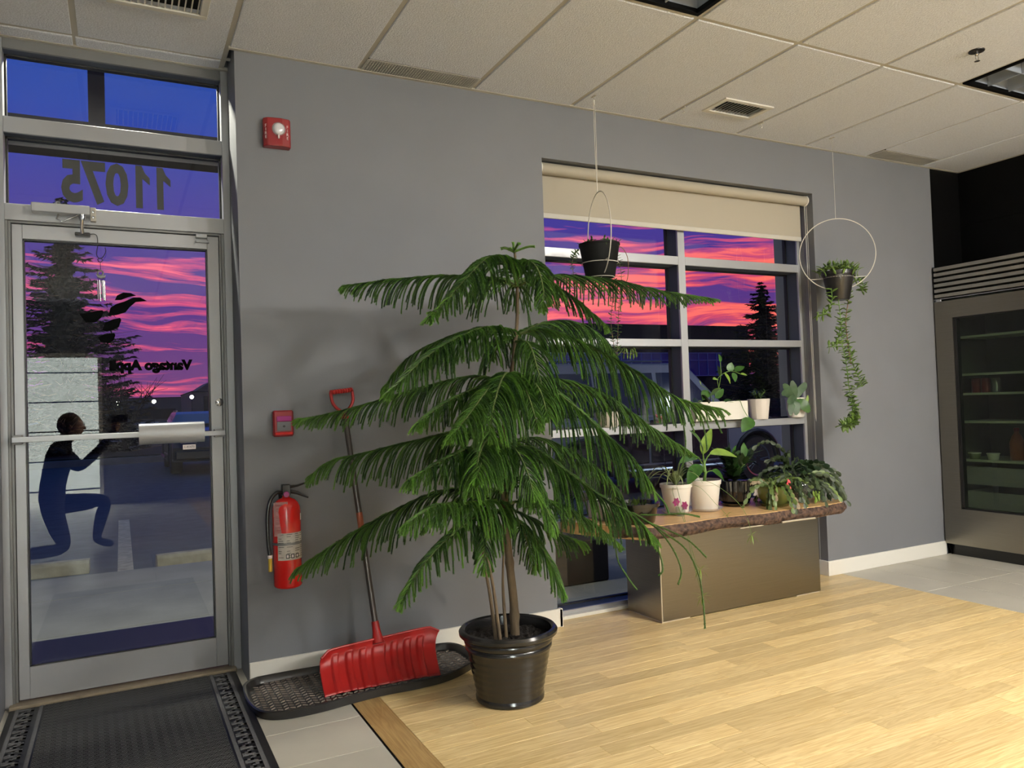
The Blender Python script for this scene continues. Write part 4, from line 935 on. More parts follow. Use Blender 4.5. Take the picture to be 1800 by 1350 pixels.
g = G().tube([(-.05, -.815, .5), (-.05, -.815, 1.6)], .012, 12); g.tube([(-.05, -.815, .55), (0, -.815, .55)], .008, 8); g.tube([(-.05, -.815, 1.55), (0, -.815, 1.55)], .008, 8); obj('handle', g, 'chrome', dr_, smooth=True)
gr = obj('grille_frame', G().box(.03, .05, -FW, 0, 1.885, 2.13).box(0, .03, -.006, 0, 1.885, 2.13).box(.0, .03, -FW, -FW+.006, 1.885, 2.13), 'black_paint', t)
for k in range(6):
    z = 1.893+k*.0400; obj('slat', G().prism([(.028, z), (.0, z+.006), (.0, z+.030), (.026, z+.034)], -FW+.006, -.006, 'y'), 'steel_h', gr)
obj('trim_rail', G().box(-.002, .03, -FW, 0, 1.884, 1.889), 'chrome', t)
obj('hinge', G().box(.0, .03, -.055, -.012, 1.868, 1.884, .002), 'chrome', t); obj('toe_kick', G().box(.05, .08, -FW, -.02, 0, .1), 'black_plastic', t)
obj('kick_bracket', G().prism([(.01, .085), (.06, .085), (.06, .0), (.045, .0)], -.02, -.012, 'y'), 'black_paint', t)
sh = []
for k, z in enumerate((1.60, 1.325, 1.183, .98, .70)): obj('shelf', G().box(.09, .55, -FW+.04, -.04, z-.006, z).box(.085, .092, -FW+.04, -.04, z-.012, z+.004), 'shelf_metal', t)
for k, z in enumerate((.52, .34)):
    g = G().box(.12, .125, -FW+.06, -.10, z, z+.13); g.box(.12, .5, -.105, -.10, z, z+.13); g.box(.12, .5, -FW+.06, -FW+.065, z, z+.13); g.box(.12, .5, -FW+.06, -.10, z, z+.004); obj('crisper_drawer', g, 'clear_plastic', t)
mat('can_red', (120, 24, 24), .3, metal=.2); mat('can_silver', (150, 150, 150), .25, metal=.8); mat('food_white', (210, 208, 200), .5); mat('juice_orange', (140, 70, 30), .4); mat('cap_green', (120, 130, 90), .5)
def can(y, m, lab, x=5.62):
    tt = thing('drink_can', lab, 'can', (x, y, 1.1835), 0, 'cans on the fridge shelf')
    obj('body', G().lathe([(0, 0), (.024, 0), (.031, .006), (.031, .098), (.026, .108), (0, .108)], n=20), m, tt, smooth=True)
    obj('lid', G().lathe([(0, .106), (.025, .106), (.0265, .110), (.022, .108), (0, .108)], n=20), 'can_silver', tt)
can(-.175, 'can_red', 'dark red can nearest the left side of the fridge shelf'); can(-.245, 'can_red', 'middle red can between a red and a silver can in the fridge'); can(-.315, 'can_silver', 'silver can beside two red cans in the fridge')
for (y, m, lab) in ((-.15, 'cap_green', 'pale green round tub on the lower fridge shelf'), (-.285, 'food_white', 'white tub on the lower fridge shelf beside the green one')):
    tt = thing('food_tub', lab, 'tub', (5.60, y, .701)); obj('tub', G().lathe([(0, 0), (.032, 0), (.040, .04), (0, .04)], n=20), m, tt, smooth=True); obj('lid', G().lathe([(0, .04), (.043, .04), (.043, .047), (0, .047)], n=20), 'food_white', tt, smooth=True)
tt = thing('juice_bottle', 'brown orange juice bottle on the lower fridge shelf', 'bottle', (5.66, -.42, .701)); obj('bottle', G().lathe([(0, 0), (.045, 0), (.047, .12), (.03, .17), (.016, .19), (.016, .21), (0, .21)], n=24), 'juice_orange', tt, smooth=True); obj('cap', G().lathe([(0, .205), (.018, .205), (.018, .228), (0, .228)], n=16), 'can_red', tt, smooth=True)

# ---------------------------------------------------------------- live edge bench
t = thing('steel_planter_box', 'brushed stainless steel box carrying the live edge wood slab', 'box', (0, 0, 0))
obj('body', G().box(2.603, 3.822, -.262, .055, .006, .4895, .002), 'steel', t)
mat('edge_worn', (222, 214, 196), .35, metal=.5)
obj('corner_edge', G().box(2.601, 2.606, -.2645, -.259, .006, .488), 'edge_worn', t)
obj('foot_strip', G().box(2.606, 2.80, -.258, .05, 0, .006), 'edge_worn', t); obj('foot_strip', G().box(3.62, 3.815, -.258, .05, 0, .006), 'edge_worn', t)
t = thing('live_edge_slab', 'thick wooden slab with rough bark edge lying on the steel box', 'slab', (0, 0, 0))
rr = random.Random(9)
front = []
N_ = 150
for i in range(N_+1):
    u = i/N_; x = 2.40+u*(3.96-2.40); y = -.425+.012*math.sin(x*5)+.010*math.sin(x*13+1)
    if u > .93: y += .07*((u-.93)/.07)**2
    front.append((x, y))
end = [(3.985, -.31), (3.99, -.22), (3.96, -.10), (3.955, 0.0), (3.97, .105)]
poly = [(2.20, .105), (2.215, .0), (2.27, -.16), (2.36, -.33)]+front+end
z0, z1 = .491, .556
top = [(x, y+.012 if y < -.3 else y) for x, y in poly]
obj('board', G().prism([(x, y+.026) if y < -.33 else (x, y) for x, y in poly], z0, z1, 'z'), 'slab_wood', t)
mb = bpy.data.materials.new('bark_edge'); mb.use_nodes = True; MATS['bark_edge'] = mb; n = mb.node_tree.nodes; l = mb.node_tree.links; b = n['Principled BSDF']; b.inputs['Roughness'].default_value = .85
vo = n.new('ShaderNodeTexNoise'); tcn = n.new('ShaderNodeTexCoord'); l.new(tcn.outputs['Object'], vo.inputs['Vector']); vo.inputs['Scale'].default_value = 45; vo.inputs['Detail'].default_value = 6
rp = n.new('ShaderNodeValToRGB'); rp.color_ramp.elements[0].position = .35; rp.color_ramp.elements[1].position = .7; rp.color_ramp.elements[0].color = lin((34, 22, 18)); rp.color_ramp.elements[1].color = lin((100, 76, 62)); l.new(vo.outputs['Fac'], rp.inputs[0]); l.new(rp.outputs[0], b.inputs['Base Color'])
bb = n.new('ShaderNodeBump'); bb.inputs['Distance'].default_value = .01; bb.inputs['Strength'].default_value = .8; l.new(vo.outputs['Fac'], bb.inputs['Height']); l.new(bb.outputs[0], b.inputs['Normal'])
path = front+[(3.985, -.31), (3.988, -.22)]
path = [(2.30, -.25), (2.36, -.34)]+front+[(3.975, -.335), (3.985, -.29), (3.985, -.20)]
P2 = spline([(x, y, 0) for x, y in path[::4]], 6); vs = []; fs = []; K_ = 12; rr = np.random.default_rng(4)
from mathutils import noise as mn
for i, p in enumerate(P2):
    a = P2[max(0, i-1)]; c = P2[min(len(P2)-1, i+1)]; T = (c-a).normalized(); nrm = Vector((T.y, -T.x, 0))
    for k in range(K_+1):
        v = k/K_; z = z0+.004*math.sin(p.x*9)*(1-v)+(z1-z0)*v; b_ = math.sin(PI*(.15+.85*v))*.018 if v > .5 else .018
        q = p-nrm*(.028)+nrm*(.028+b_*(.5+.5*math.sin(PI*v)))*(1 if 0 < k < K_ else .9)
        w_ = mn.noise(Vector((p.x*38, z*70, 1)))*.0075+mn.noise(Vector((p.x*110, z*150, 5)))*.003
        q = q+nrm*(w_-.02*(1-v)**2); vs.append((q.x, q.y, z+(.001 if k == K_ else 0)))
for i in range(len(P2)-1):
    for k in range(K_): a = i*(K_+1)+k; fs.append((a, a+1, a+K_+2, a+K_+1))
obj('bark', G().add(vs, [f[::-1] for f in fs]), 'bark_edge', t, smooth='full')
g = G()
g.tube(spline([(3.02, -.442, .494), (3.1, -.438, .4945), (3.2, -.436, .493)], 5), [.002, .003, .004, .003, .004, .004, .004, .003, .004, .003, .001], 6)
g.tube(spline([(3.33, -.445, .497), (3.42, -.447, .4985), (3.52, -.445, .4975), (3.6, -.44, .495)], 5), .0055, 6)
obj('peeled_edge', g, 'edge_worn', t)

# ---------------------------------------------------------------- pots and small plants
mat('pot_white', (226, 222, 212), .3, coat=.2); mat('pot_cream', (214, 206, 196), .4); mat('pot_black', (12, 12, 12), .25, coat=.4); mat('green_glaze', (104, 110, 52), .2, coat=.5)
mat('leaf_dark', (26, 46, 20), .4, var=.25, vscale=30); mat('leaf_mid', (52, 88, 34), .4, var=.25, vscale=25); mat('leaf_light', (120, 148, 60), .45, var=.2, vscale=30); mat('leaf_grey', (62, 84, 58), .5, var=.2, vscale=20); mat('leaf_spider', (120, 132, 84), .5, var=.35, vscale=60)
mat('cactus_leaf', (84, 104, 48), .45, var=.35, vscale=40, rnd=.25); mat('cactus_pink', (128, 112, 84), .5, var=.35, vscale=40, rnd=.2); mat('pot_matte', (6, 6, 6), .75, spec=.2); mat('cactus_dark', (40, 54, 26), .5, var=.3, vscale=40, rnd=.2); mat('stem_brown', (120, 92, 70), .7); mat('stem_green', (96, 128, 58), .5); mat('succ', (84, 110, 44), .4, var=.25, vscale=60); mat('petal_red', (205, 36, 40), .5); mat('petal_purple', (120, 20, 78), .5); mat('petal_white', (235, 225, 225), .5); mat('petal_pink', (222, 90, 100), .5)
def leafstem(parent, path, n, L_, w, m, ms='stem_green', th=0, spread=1.0, seed=0, r_=.0022, name='stem', pitch=.35, pair=True, lo=.08):
    """one stem with leaves in pairs along it"""
    R_ = random.Random(seed); S = spline(path, 8); o = obj(name, G().tube(S, r_, 6), ms, parent, smooth='full'); g = G()
    for i in range(n):
        u = lo+(1-lo)*i/max(1, n-1); k = min(len(S)-2, int(u*(len(S)-1))); p = S[k]; T = (S[k+1]-S[max(0, k-1)]).normalized()
        a0 = i*1.57+R_.uniform(-.4, .4); ref = Vector((1, 0, 0)) if abs(T.z) > .8 else Vector((0, 0, 1)); U_ = T.cross(ref).normalized(); V_ = T.cross(U_)
        for q in ((0, PI) if pair else (R_.uniform(0, 6.28),)):
            R2 = U_*math.cos(a0+q)+V_*math.sin(a0+q); d = R2*spread+T*pitch+Vector((0, 0, .15)); s = R_.uniform(.75, 1.15)
            g.leaf(p, d, -T if T.z < -.5 else Vector((0, 0, 1)), L_*s, w*s, seg=4, curl=R_.uniform(-.15, .35), th=th)
    f = obj('foliage', g, m, o, smooth='full'); f['kind'] = 'stuff'; return o
def round_pot(parent, prof, m, n=32, name='pot', wob=None, soilz=None, soilr=None, smooth=True):
    obj(name, G().lathe(prof, n=n, wob=wob), m, parent, smooth=smooth)
    if soilz: obj('soil', G().lathe([(0, soilz-.004), (soilr, soilz-.004), (soilr, soilz), (0, soilz+.003)], n=20), 'soil', parent)

# sill of the window --------------------------------------------------
ZS = 1.062
t = thing('long_planter', 'white rectangular planter with trailing pothos on the window sill', 'plant', (3.415, .155, ZS))
g = G(); a, b = .223, .062
g.box(-a, a, -b, -b+.008, 0, .128, .001); g.box(-a, a, b-.008, b, 0, .128, .001); g.box(-a, -a+.008, -b, b, 0, .128, .001); g.box(a-.008, a, -b, b, 0, .128, .001); g.box(-a, a, -b, b, 0, .01); obj('pot', g, 'pot_white', t)
obj('soil', G().box(-a+.008, a-.008, -b+.008, b-.008, .10, .115), 'soil', t)
def vine(path, leaves, seed=0, m='leaf_mid'):
    o = obj('vine', G().tube(spline(path, 8), .0022, 6), 'stem_green', t, smooth='full')
    for (p, d, L_, w, mm_) in leaves: obj('leaf', G().leaf(p, d, (0, -.6, .8), L_, w, 6, .2, .2, shape=lambda q: math.sin(PI*min(1, q*.94+.04))**.7*(1.25-.5*q)), mm_ or m, o, smooth='full')
vine([(-.02, -.02, .11), (-.06, -.03, .16), (-.10, -.04, .21), (-.16, -.05, .235)], [((-.02, -.03, .15), (.5, -.2, .7), .08, .05, 'leaf_mid'), ((-.06, -.03, .17), (.2, -.5, .5), .075, .05, 'leaf_light'), ((-.16, -.05, .235), (-.3, -.3, .9), .035, .02, 'leaf_light'), ((-.1, -.04, .2), (-.6, -.3, -.5), .08, .06, None)])
vine([(-.04, 0, .11), (0, -.03, .2), (-.02, -.05, .27), (.03, -.06, .31), (.10, -.06, .32), (.17, -.06, .30)], [((-.02, -.05, .27), (-.6, -.3, .1), .06, .035, 'leaf_light'), ((0, -.05, .29), (-.2, -.2, 1), .07, .05, 'leaf_dark'), ((.03, -.06, .31), (.5, -.3, -.8), .08, .04, 'leaf_light'), ((.07, -.06, .32), (.3, -.2, 1), .06, .05, 'leaf_mid'), ((.12, -.06, .32), (.6, -.3, .4), .07, .05, 'leaf_mid'), ((.10, -.06, .31), (.1, -.4, -.9), .06, .05, None), ((.17, -.06, .3), (1, -.2, .0), .05, .03, 'leaf_light')])
vine([(-.12, -.02, .11), (-.17, -.05, .14), (-.2, -.06, .12)], [((-.15, -.04, .12), (-.8, -.4, .3), .10, .075, 'leaf_dark'), ((-.12, -.03, .12), (-.3, -.6, .6), .09, .07, 'leaf_dark'), ((-.08, -.03, .12), (-.1, -.5, .8), .08, .06, None), ((-.18, -.05, .12), (-.5, -.5, -.6), .07, .05, 'leaf_dark')])
vine([(.12, -.02, .115), (.14, -.066, .132), (.16, -.075, .08), (.185, -.085, .03), (.21, -.09, .0)], [((.21, -.095, .012), (-.85, -.25, -.55), .125, .085, 'leaf_mid')])
vine([(-.05, -.03, .115), (.0, -.05, .122), (.05, -.06, .125), (.1, -.06, .12)], [((.02, -.05, .125), (.5, -.5, .3), .05, .03, 'leaf_mid')])
vine([(0, -.03, .2), (.0, -.06, .30), (-.01, -.07, .38)], [((-.01, -.07, .38), (-.2, -.2, 1), .05, .04, 'leaf_mid')])
t = thing('fluted_pot_plant', 'cream fluted tapered pot with a small dark plant on the window sill', 'plant', (3.79, .158, ZS))
round_pot(t, [(0, 0), (.056, 0), (.058, .004), (.074, .134), (.071, .136), (.066, .12), (0, .11)], 'pot_cream', 36, wob=lambda a, i: 1+.012*math.cos(12*a), soilz=.125, soilr=.064, smooth=False)
for k in range(9):
    a = k*.7; leafstem(t, [(0, 0, .12), (.02*math.cos(a), .02*math.sin(a), .15), (.05*math.cos(a), .04*math.sin(a), .17+.01*(k % 3))], 5, .035, .016, 'leaf_dark', seed=k)
t = thing('orchid_cactus', 'white round pot with broad flat cactus leaves at the right end of the sill', 'plant', (4.098, .128, ZS))
round_pot(t, [(0, 0), (.046, 0), (.052, .004), (.064, .06), (.068, .134), (.065, .135), (.060, .11), (0, .11)], 'pot_white', 36, soilz=.12, soilr=.058)
def paddle(path, w, m='leaf_grey', sc=0.0):
    S = spline(path, 6); nS = len(S); vs = []; fs = []
    for i, p in enumerate(S):
        u = i/(nS-1); T = (S[min(i+1, nS-1)]-S[max(i-1, 0)]).normalized(); sd = T.cross(Vector((.45, .89, 0))).normalized(); W_ = w*(.12+.88*math.sin(PI*min(.97, u*1.02+.0))**.6 if u > .25 else .12+u*2.6)
        W_ *= 1+sc*math.sin(i*2.4); vs += [p-sd*W_, p+Vector((-.45, -.89, 0))*.003, p+sd*W_]
    for i in range(nS-1): a = i*3; fs += [(a, a+1, a+4, a+3), (a+1, a+2, a+5, a+4)]
    obj('leaf', G().add(vs, fs), m, t, smooth='full')
c = (-.05, -.05, .12)
for e in [[c, (-.10, -.05, .16), (-.14, -.06, .2), (-.18, -.07, .23)], [c, (-.10, -.06, .15), (-.16, -.07, .17), (-.21, -.08, .16)], [c, (-.02, -.05, .17), (.03, -.05, .21), (.05, -.05, .235)], [c, (-.09, -.07, .13), (-.14, -.09, .12), (-.18, -.10, .10)],
          [c, (-.08, -.08, .11), (-.09, -.09, .06), (-.10, -.09, .02)], [c, (-.10, -.07, .11), (-.13, -.08, .07), (-.15, -.09, .02)], [c, (-.07, -.06, .17), (-.09, -.07, .21), (-.10, -.07, .25)]]: paddle(e, .026, 'leaf_grey')
paddle([c, (-.03, -.08, .10), (-.01, -.095, .07), (.015, -.10, .035)], .034, 'leaf_mid', .12); paddle([c, (.0, -.07, .08), (.02, -.08, .11), (.025, -.085, .15)], .012, 'leaf_light', .1)
t = thing('white_bowl_planter', 'white bowl planter on the window sill behind the pine branches', 'plant', (2.58, .150, ZS))
round_pot(t, [(0, 0), (.05, 0), (.055, .004), (.095, .09), (.092, .092), (.085, .08), (0, .08)], 'pot_white', 32, soilz=.082, soilr=.083)
for k in range(4):
    a = k*1.5; leafstem(t, [(0, 0, .08), (.04*math.cos(a), .03*math.sin(a), .12), (.09*math.cos(a), .05*math.sin(a), .13)], 5, .06, .03, 'leaf_dark', seed=40+k)
t = thing('glass_jar', 'clear glass jar with red blooms on the sill beside the mullion', 'jar', (2.96, .155, ZS))
obj('jar', G().lathe([(0, 0), (.034, 0), (.038, .005), (.038, .12), (.034, .13), (.036, .135), (.034, .135), (.032, .128), (.035, .118), (.035, .006), (0, .006)], n=28), 'clear_glass', t, smooth=True)
g = G(); R_ = random.Random(2)
for k in range(26): g.leaf((R_.uniform(-.02, .02), R_.uniform(-.02, .02), R_.uniform(.01, .05)), (R_.uniform(-1, 1), R_.uniform(-1, 1), R_.uniform(0, 1)), (0, 0, 1), .022, .016, 3, .3)
o = obj('blooms', g, 'petal_red', t); o['kind'] = 'stuff'
for x_, h_ in ((2.86, .16), (3.07, .17)):
    t = thing('bud_vase', ('slim' if h_ < .165 else 'taller slim')+' clear glass bud vase on the sill '+('left' if x_ < 2.9 else 'right')+' of the red blooms', 'vase', (x_, .16, ZS))
    obj('vase', G().lathe([(0, 0), (.022, 0), (.024, .01), (.016, .08), (.010, h_-.02), (.015, h_), (.013, h_), (.008, h_-.02), (.014, .08), (.020, .012), (0, .010)], n=24), 'clear_glass', t, smooth=True)
    obj('water', G().lathe([(0, .0105), (.019, .0125), (.0145, .06), (0, .06)], n=20), 'clear_glass', t, smooth=True)

# on the slab ------------------------------------------------------------
ZB = .5572
def saucer(t, r_, m='clear_plastic'): obj('saucer', G().lathe([(0, 0), (r_*.8, 0), (r_, .018), (r_*.97, .018), (r_*.78, .003), (0, .003)], n=36), m, t, smooth=True)
t = thing('spider_plant', 'spider plant in a white square shouldered pot on the slab', 'plant', (2.85, -.115, ZB))
saucer(t, .09); round_pot(t, [(0, .004), (.062, .004), (.066, .008), (.086, .150), (.092, .152), (.093, .172), (.088, .172), (.084, .155), (0, .15)], 'pot_white', 36, soilz=.158, soilr=.083)
R_ = random.Random(12)
for k in range(22):
    a = R_.uniform(0, 2*PI); l_ = R_.uniform(.12, .24); h_ = R_.uniform(.05, .13); c_, s_ = math.cos(a), math.sin(a)
    S = spline([(0, 0, .155), (c_*l_*.35, s_*l_*.35, .155+h_), (c_*l_*.75, s_*l_*.75, .155+h_*.9), (c_*l_, s_*l_, .155+h_*.3)], 5); vs = []; fs = []
    for i, p in enumerate(S):
        W_ = .006*math.sin(PI*min(.98, .12+i/(len(S)-1)*.86)); vs += [p-Vector((-s_, c_, 0))*W_, p+Vector((0, 0, -.002)), p+Vector((-s_, c_, 0))*W_]
    for i in range(len(S)-1): q = i*3; fs += [(q, q+1, q+4, q+3), (q+1, q+2, q+5, q+4)]
    obj('leaf', G().add(vs, fs), 'leaf_spider', t, smooth='full')
for k, (path) in enumerate(([(0, 0, .16), (.10, -.12, .19), (.20, -.20, .12), (.24, -.29, .02), (.22, -.36, -.10)], [(0, 0, .16), (.06, -.12, .16), (.12, -.20, .06), (.14, -.26, .005)], [(0, 0, .16), (-.10, -.14, .15), (-.16, -.26, .02), (-.17, -.34, -.18), (-.15, -.36, -.24)], [(0, 0, .16), (-.12, -.12, .14), (-.17, -.27, 0), (-.18, -.34, -.2), (-.15, -.37, -.38)])):
    o = obj('runner', G().tube(spline(path, 8), .0012, 5), 'stem_green', t, smooth='full'); e = path[-1]; g = G()
    for j in range(9): a = j*.7; g.leaf(e, (math.cos(a), math.sin(a)*.6-.2, .6 if j % 2 else -.4), (0, 0, 1), .055, .005, 4, .5)
    f = obj('plantlet', g, 'leaf_light', o, smooth='full'); f['kind'] = 'stuff'
t = thing('dieffenbachia', 'broad leaved dumb cane in a white tapered pot on a clear saucer', 'plant', (3.055, -.12, ZB))
saucer(t, .105); round_pot(t, [(0, .004), (.070, .004), (.074, .008), (.092, .152), (.097, .154), (.100, .180), (.095, .180), (.090, .158), (0, .15)], 'pot_white', 40, soilz=.16, soilr=.089)
def bigleaf(p0, p1, L_, w, d, m='leaf_mid'):
    o = obj('leaf', G().leaf(p1, d, (-.2, -.5, .85), L_, w, 8, .35, .25, shape=lambda q: math.sin(PI*min(1, q*.95+.03))**.75*(1.2-.4*q)), m, t, smooth='full'); obj('petiole', G().tube(spline([p0, ((p0[0]+p1[0])/2, (p0[1]+p1[1])/2, (p0[2]+p1[2])/2+.01), p1], 4), .0035, 7), 'stem_green', o, smooth='full')
obj('stalk', G().tube([(0, 0, .155), (.005, -.01, .22), (.0, -.01, .29)], [.010, .009, .006], 10), 'stem_green', t, smooth='full')
bigleaf((0, -.01, .27), (.03, -.03, .33), .17, .075, (.9, -.35, .12), 'leaf_light'); bigleaf((0, -.01, .28), (-.02, -.02, .35), .16, .07, (-.35, -.3, .7)); bigleaf((0, -.01, .22), (-.05, -.03, .27), .15, .08, (-.75, -.3, -.35), 'leaf_mid'); bigleaf((0, 0, .2), (.04, -.03, .23), .10, .07, (.8, -.3, -.4), 'leaf_mid'); bigleaf((0, 0, .22), (-.06, .02, .24), .14, .08, (-.8, .1, -.2), 'leaf_dark'); bigleaf((0, 0, .28), (.0, .0, .33), .15, .06, (.1, -.3, .9), 'leaf_light'); bigleaf((0, 0, .25), (-.08, -.05, .32), .14, .07, (-.9, -.2, .1), 'leaf_mid')
t = thing('dark_leafy_plant', 'bushy dark leaved plant in a black ribbed pot on the slab', 'plant', (3.335, -.075, ZB))
saucer(t, .095, 'pot_black'); round_pot(t, [(0, .004), (.070, .004), (.085, .03), (.098, .09), (.100, .150), (.094, .156), (.088, .15), (0, .14)], 'pot_black', 60, wob=lambda a, i: 1+(.025*(1 if math.cos(24*a) > 0 else -1) if 1 < i < 5 else 0), soilz=.145, soilr=.088, smooth=False)
R_ = random.Random(21)
for k in range(15):
    a = R_.uniform(0, 6.28); l_ = R_.uniform(.05, .13); h_ = R_.uniform(.05, .17)
    leafstem(t, [(0, 0, .14), (math.cos(a)*l_*.5, math.sin(a)*l_*.4, .14+h_*.7), (math.cos(a)*l_, math.sin(a)*l_*.7, .14+h_)], 5, .095, .040, 'leaf_dark' if k % 3 else 'leaf_mid', seed=60+k, pitch=.8, spread=.8)
leafstem(t, [(0, 0, .16), (.02, 0, .25), (.02, -.01, .30)], 3, .06, .02, 'leaf_dark', seed=90)
def cactus(t, n, r0, z0_, seed, mlist, lens=(5, 9), reach=1.0, bias=(0, 0), drop=1.0, sl=.034, sw=.0095, elv=(.1, .9)):
    R_ = random.Random(seed)
    for k in range(n):
        a = R_.uniform(0, 6.28); p = Vector((math.cos(a)*r0*.4, math.sin(a)*r0*.4, z0_)); el_ = R_.uniform(*elv); d = Vector((math.cos(a)*math.cos(el_)+bias[0], math.sin(a)*math.cos(el_)+bias[1], math.sin(el_))).normalized()
        g = G(); N2 = R_.randint(*lens)
        for j in range(N2):
            L2 = sl*R_.uniform(.85, 1.15)*reach; e = p+d*L2; sd = d.cross(Vector((.45, .89, .1)))
            if sd.length < .1: sd = Vector((1, 0, 0))
            sd = (sd.normalized()+Vector((R_.uniform(-.5, .5), R_.uniform(-.5, .5), 0))).normalized(); nn = sd.cross(d).normalized()
            sh_ = [(0, .25), (.3, .8), (.65, 1), (.85, .85), (1, .35)]; k0 = len(g.v); vs = []
            for u, w_ in sh_: c_ = p+d*L2*u; vs += [c_-sd*sw*w_, c_+nn*.0018, c_+sd*sw*w_, c_-nn*.0018]
            fs = []
            for i in range(len(sh_)-1):
                q = i*4
                for m_2 in range(4): m3 = (m_2+1) % 4; fs.append((q+m_2, q+m3, q+4+m3, q+4+m_2))
            g.add(vs, fs); p = e; d = (d+Vector((R_.uniform(-.22, .22), R_.uniform(-.22, .22), -.36*drop)+(()) if False else (R_.uniform(-.22, .22), R_.uniform(-.22, .22), -.36*drop))).normalized()
            if p.z < .006 and math.hypot(p.x, p.y) < .3 and t.location.y+p.y > -.46: break
        obj('stem', g, mlist[k % len(mlist)], t, smooth=False)
t = thing('christmas_cactus', 'christmas cactus in a green glazed bowl with a red flower', 'plant', (3.50, -.23, ZB))
saucer(t, .10, 'green_glaze'); round_pot(t, [(0, .004), (.062, .004), (.066, .012), (.096, .05), (.104, .085), (.100, .112), (.106, .118), (.100, .118), (.094, .108), (0, .10)], 'green_glaze', 40, soilz=.108, soilr=.093)
cactus(t, 44, .09, .11, 5, ['cactus_leaf', 'cactus_pink', 'cactus_leaf', 'cactus_dark'], (4, 8), drop=1.15, sl=.038, sw=.012)
g = G()
for k in range(9): a = k*.7; g.leaf((.02, -.09, .16-.004*k), (math.cos(a)*.5, -.4+math.sin(a)*.4, -.7), (0, -1, 0), .03, .012, 4, .3)
obj('flower', g, 'petal_pink', t, smooth='full')
t = thing('cactus_in_glass_bowl', 'trailing forest cactus in a round clear glass bowl on the slab', 'plant', (3.73, -.20, ZB))
obj('bowl', G().lathe([(0, .0), (.05, .0), (.085, .03), (.105, .075), (.098, .12), (.085, .145), (.090, .150), (.082, .148), (.094, .12), (.101, .075), (.082, .033), (.048, .004), (0, .004)], n=40), 'clear_glass', t, smooth=True)
obj('soil', G().lathe([(0, .006), (.045, .007), (.078, .035), (.094, .075), (.088, .11), (0, .115)], n=30), 'soil', t, smooth=True)
cactus(t, 40, .09, .12, 8, ['cactus_leaf', 'cactus_dark', 'cactus_dark'], (4, 8), drop=1.0, sl=.040, sw=.013)
g = G(); R_ = random.Random(3)
for k in range(16): g.leaf((.02+R_.uniform(-.03, .03), -.11+R_.uniform(-.02, .01), .10-R_.uniform(0, .07)), (R_.uniform(-.4, .4), -.2, -1), (0, -1, 0), .035, .018, 4, .1)
o = obj('pale_segments', g, 'leaf_light', t, smooth='full'); o['kind'] = 'stuff'
t = thing('trailing_cactus', 'dark trailing cactus in a clear glass vase at the right end of the slab', 'plant', (3.885, -.03, ZB))
obj('vase', G().lathe([(0, 0), (.05, 0), (.052, .01), (.055, .10), (.060, .19), (.057, .19), (.052, .10), (.048, .012), (0, .012)], n=36), 'clear_glass', t, smooth=True); saucer(t, .075, 'clear_glass')
obj('soil', G().lathe([(0, .014), (.046, .014), (.050, .10), (.053, .15), (0, .155)], n=24), 'soil', t, smooth=True)
cactus(t, 46, .06, .17, 14, ['cactus_dark', 'cactus_dark', 'leaf_dark'], (6, 10), bias=(.30, -.30), drop=.72, sl=.042, sw=.014)
t = thing('black_low_pot', 'low black plastic pot with stubby sprouts at the left end of the slab', 'plant', (2.475, -.235, ZB))
round_pot(t, [(0, 0), (.095, 0), (.100, .004), (.118, .088), (.128, .090), (.130, .108), (.124, .108), (.115, .092), (0, .085)], 'pot_black', 40, soilz=.09, soilr=.114)
g = G(); R_ = random.Random(6)
for k in range(40): a = R_.uniform(0, 6.28); q = R_.uniform(0, .07); g.leaf((q*math.cos(a), q*math.sin(a), .088), (R_.uniform(-.6, .6), R_.uniform(-.6, .6), 1), (1, 0, 0), R_.uniform(.03, .06), .007, 3, .2)
o = obj('sprouts', g, 'leaf_light', t); o['kind'] = 'stuff'
t = thing('white_square_dish', 'white square dish with grey pebbles behind the black pot', 'dish', (2.44, .00, ZB))
g = G(); a, b = .075, .075
for q in ((-a, a, -b, -b+.005), (-a, a, b-.005, b), (-a, -a+.005, -b, b), (a-.005, a, -b, b)): g.box(q[0], q[1], q[2], q[3], 0, .10)
g.box(-a, a, -b, b, 0, .006); obj('dish', g, 'pot_white', t, bevel=.001)
mat('pebble', (70, 68, 66), .6, rnd=.3)
g = G(); R_ = random.Random(8)
for k in range(60): g.ball((R_.uniform(-.06, .06), R_.uniform(-.06, .06), .085+R_.uniform(-.005, .01)), .009, 8, 5, (1, 1, .7))
o = obj('pebbles', g, 'pebble', t, smooth='full'); o['kind'] = 'stuff'
g = G().box(-.06, .06, -.06, .06, .006, .085); obj('gravel_bed', g, 'pebble', t)
t = thing('orchid_in_glass', 'small purple orchid blooms in a clear glass cup in front of the spider plant', 'plant', (2.795, -.215, ZB))
obj('cup', G().lathe([(0, 0), (.022, 0), (.028, .03), (.026, .055), (.024, .055), (.026, .03), (.02, .003), (0, .003)], n=24), 'clear_glass', t, smooth=True)
for (x, z) in ((-.045, .085), (.012, .06)):
    g = G()
    for k in range(6): a = k*1.05; g.leaf((x, -.02, z), (math.cos(a), -.25, math.sin(a)), (0, -1, 0), .026, .020, 4, .2)
    o = obj('flower', g, 'petal_purple', t, smooth='full'); obj('stem', G().tube([(0, 0, .01), (x*.5, -.01, z*.7), (x, -.018, z)], .0014, 5), 'stem_green', o)
g = G()
for k in range(5): a = k*1.25; g.leaf((0, 0, 0), (math.cos(a), -.2, math.sin(a)), (0, -1, 0), .034, .024, 4, .2)
t = thing('white_bloom', 'single white flower beside the black ribbed pot', 'flower', (3.40, -.19, ZB))
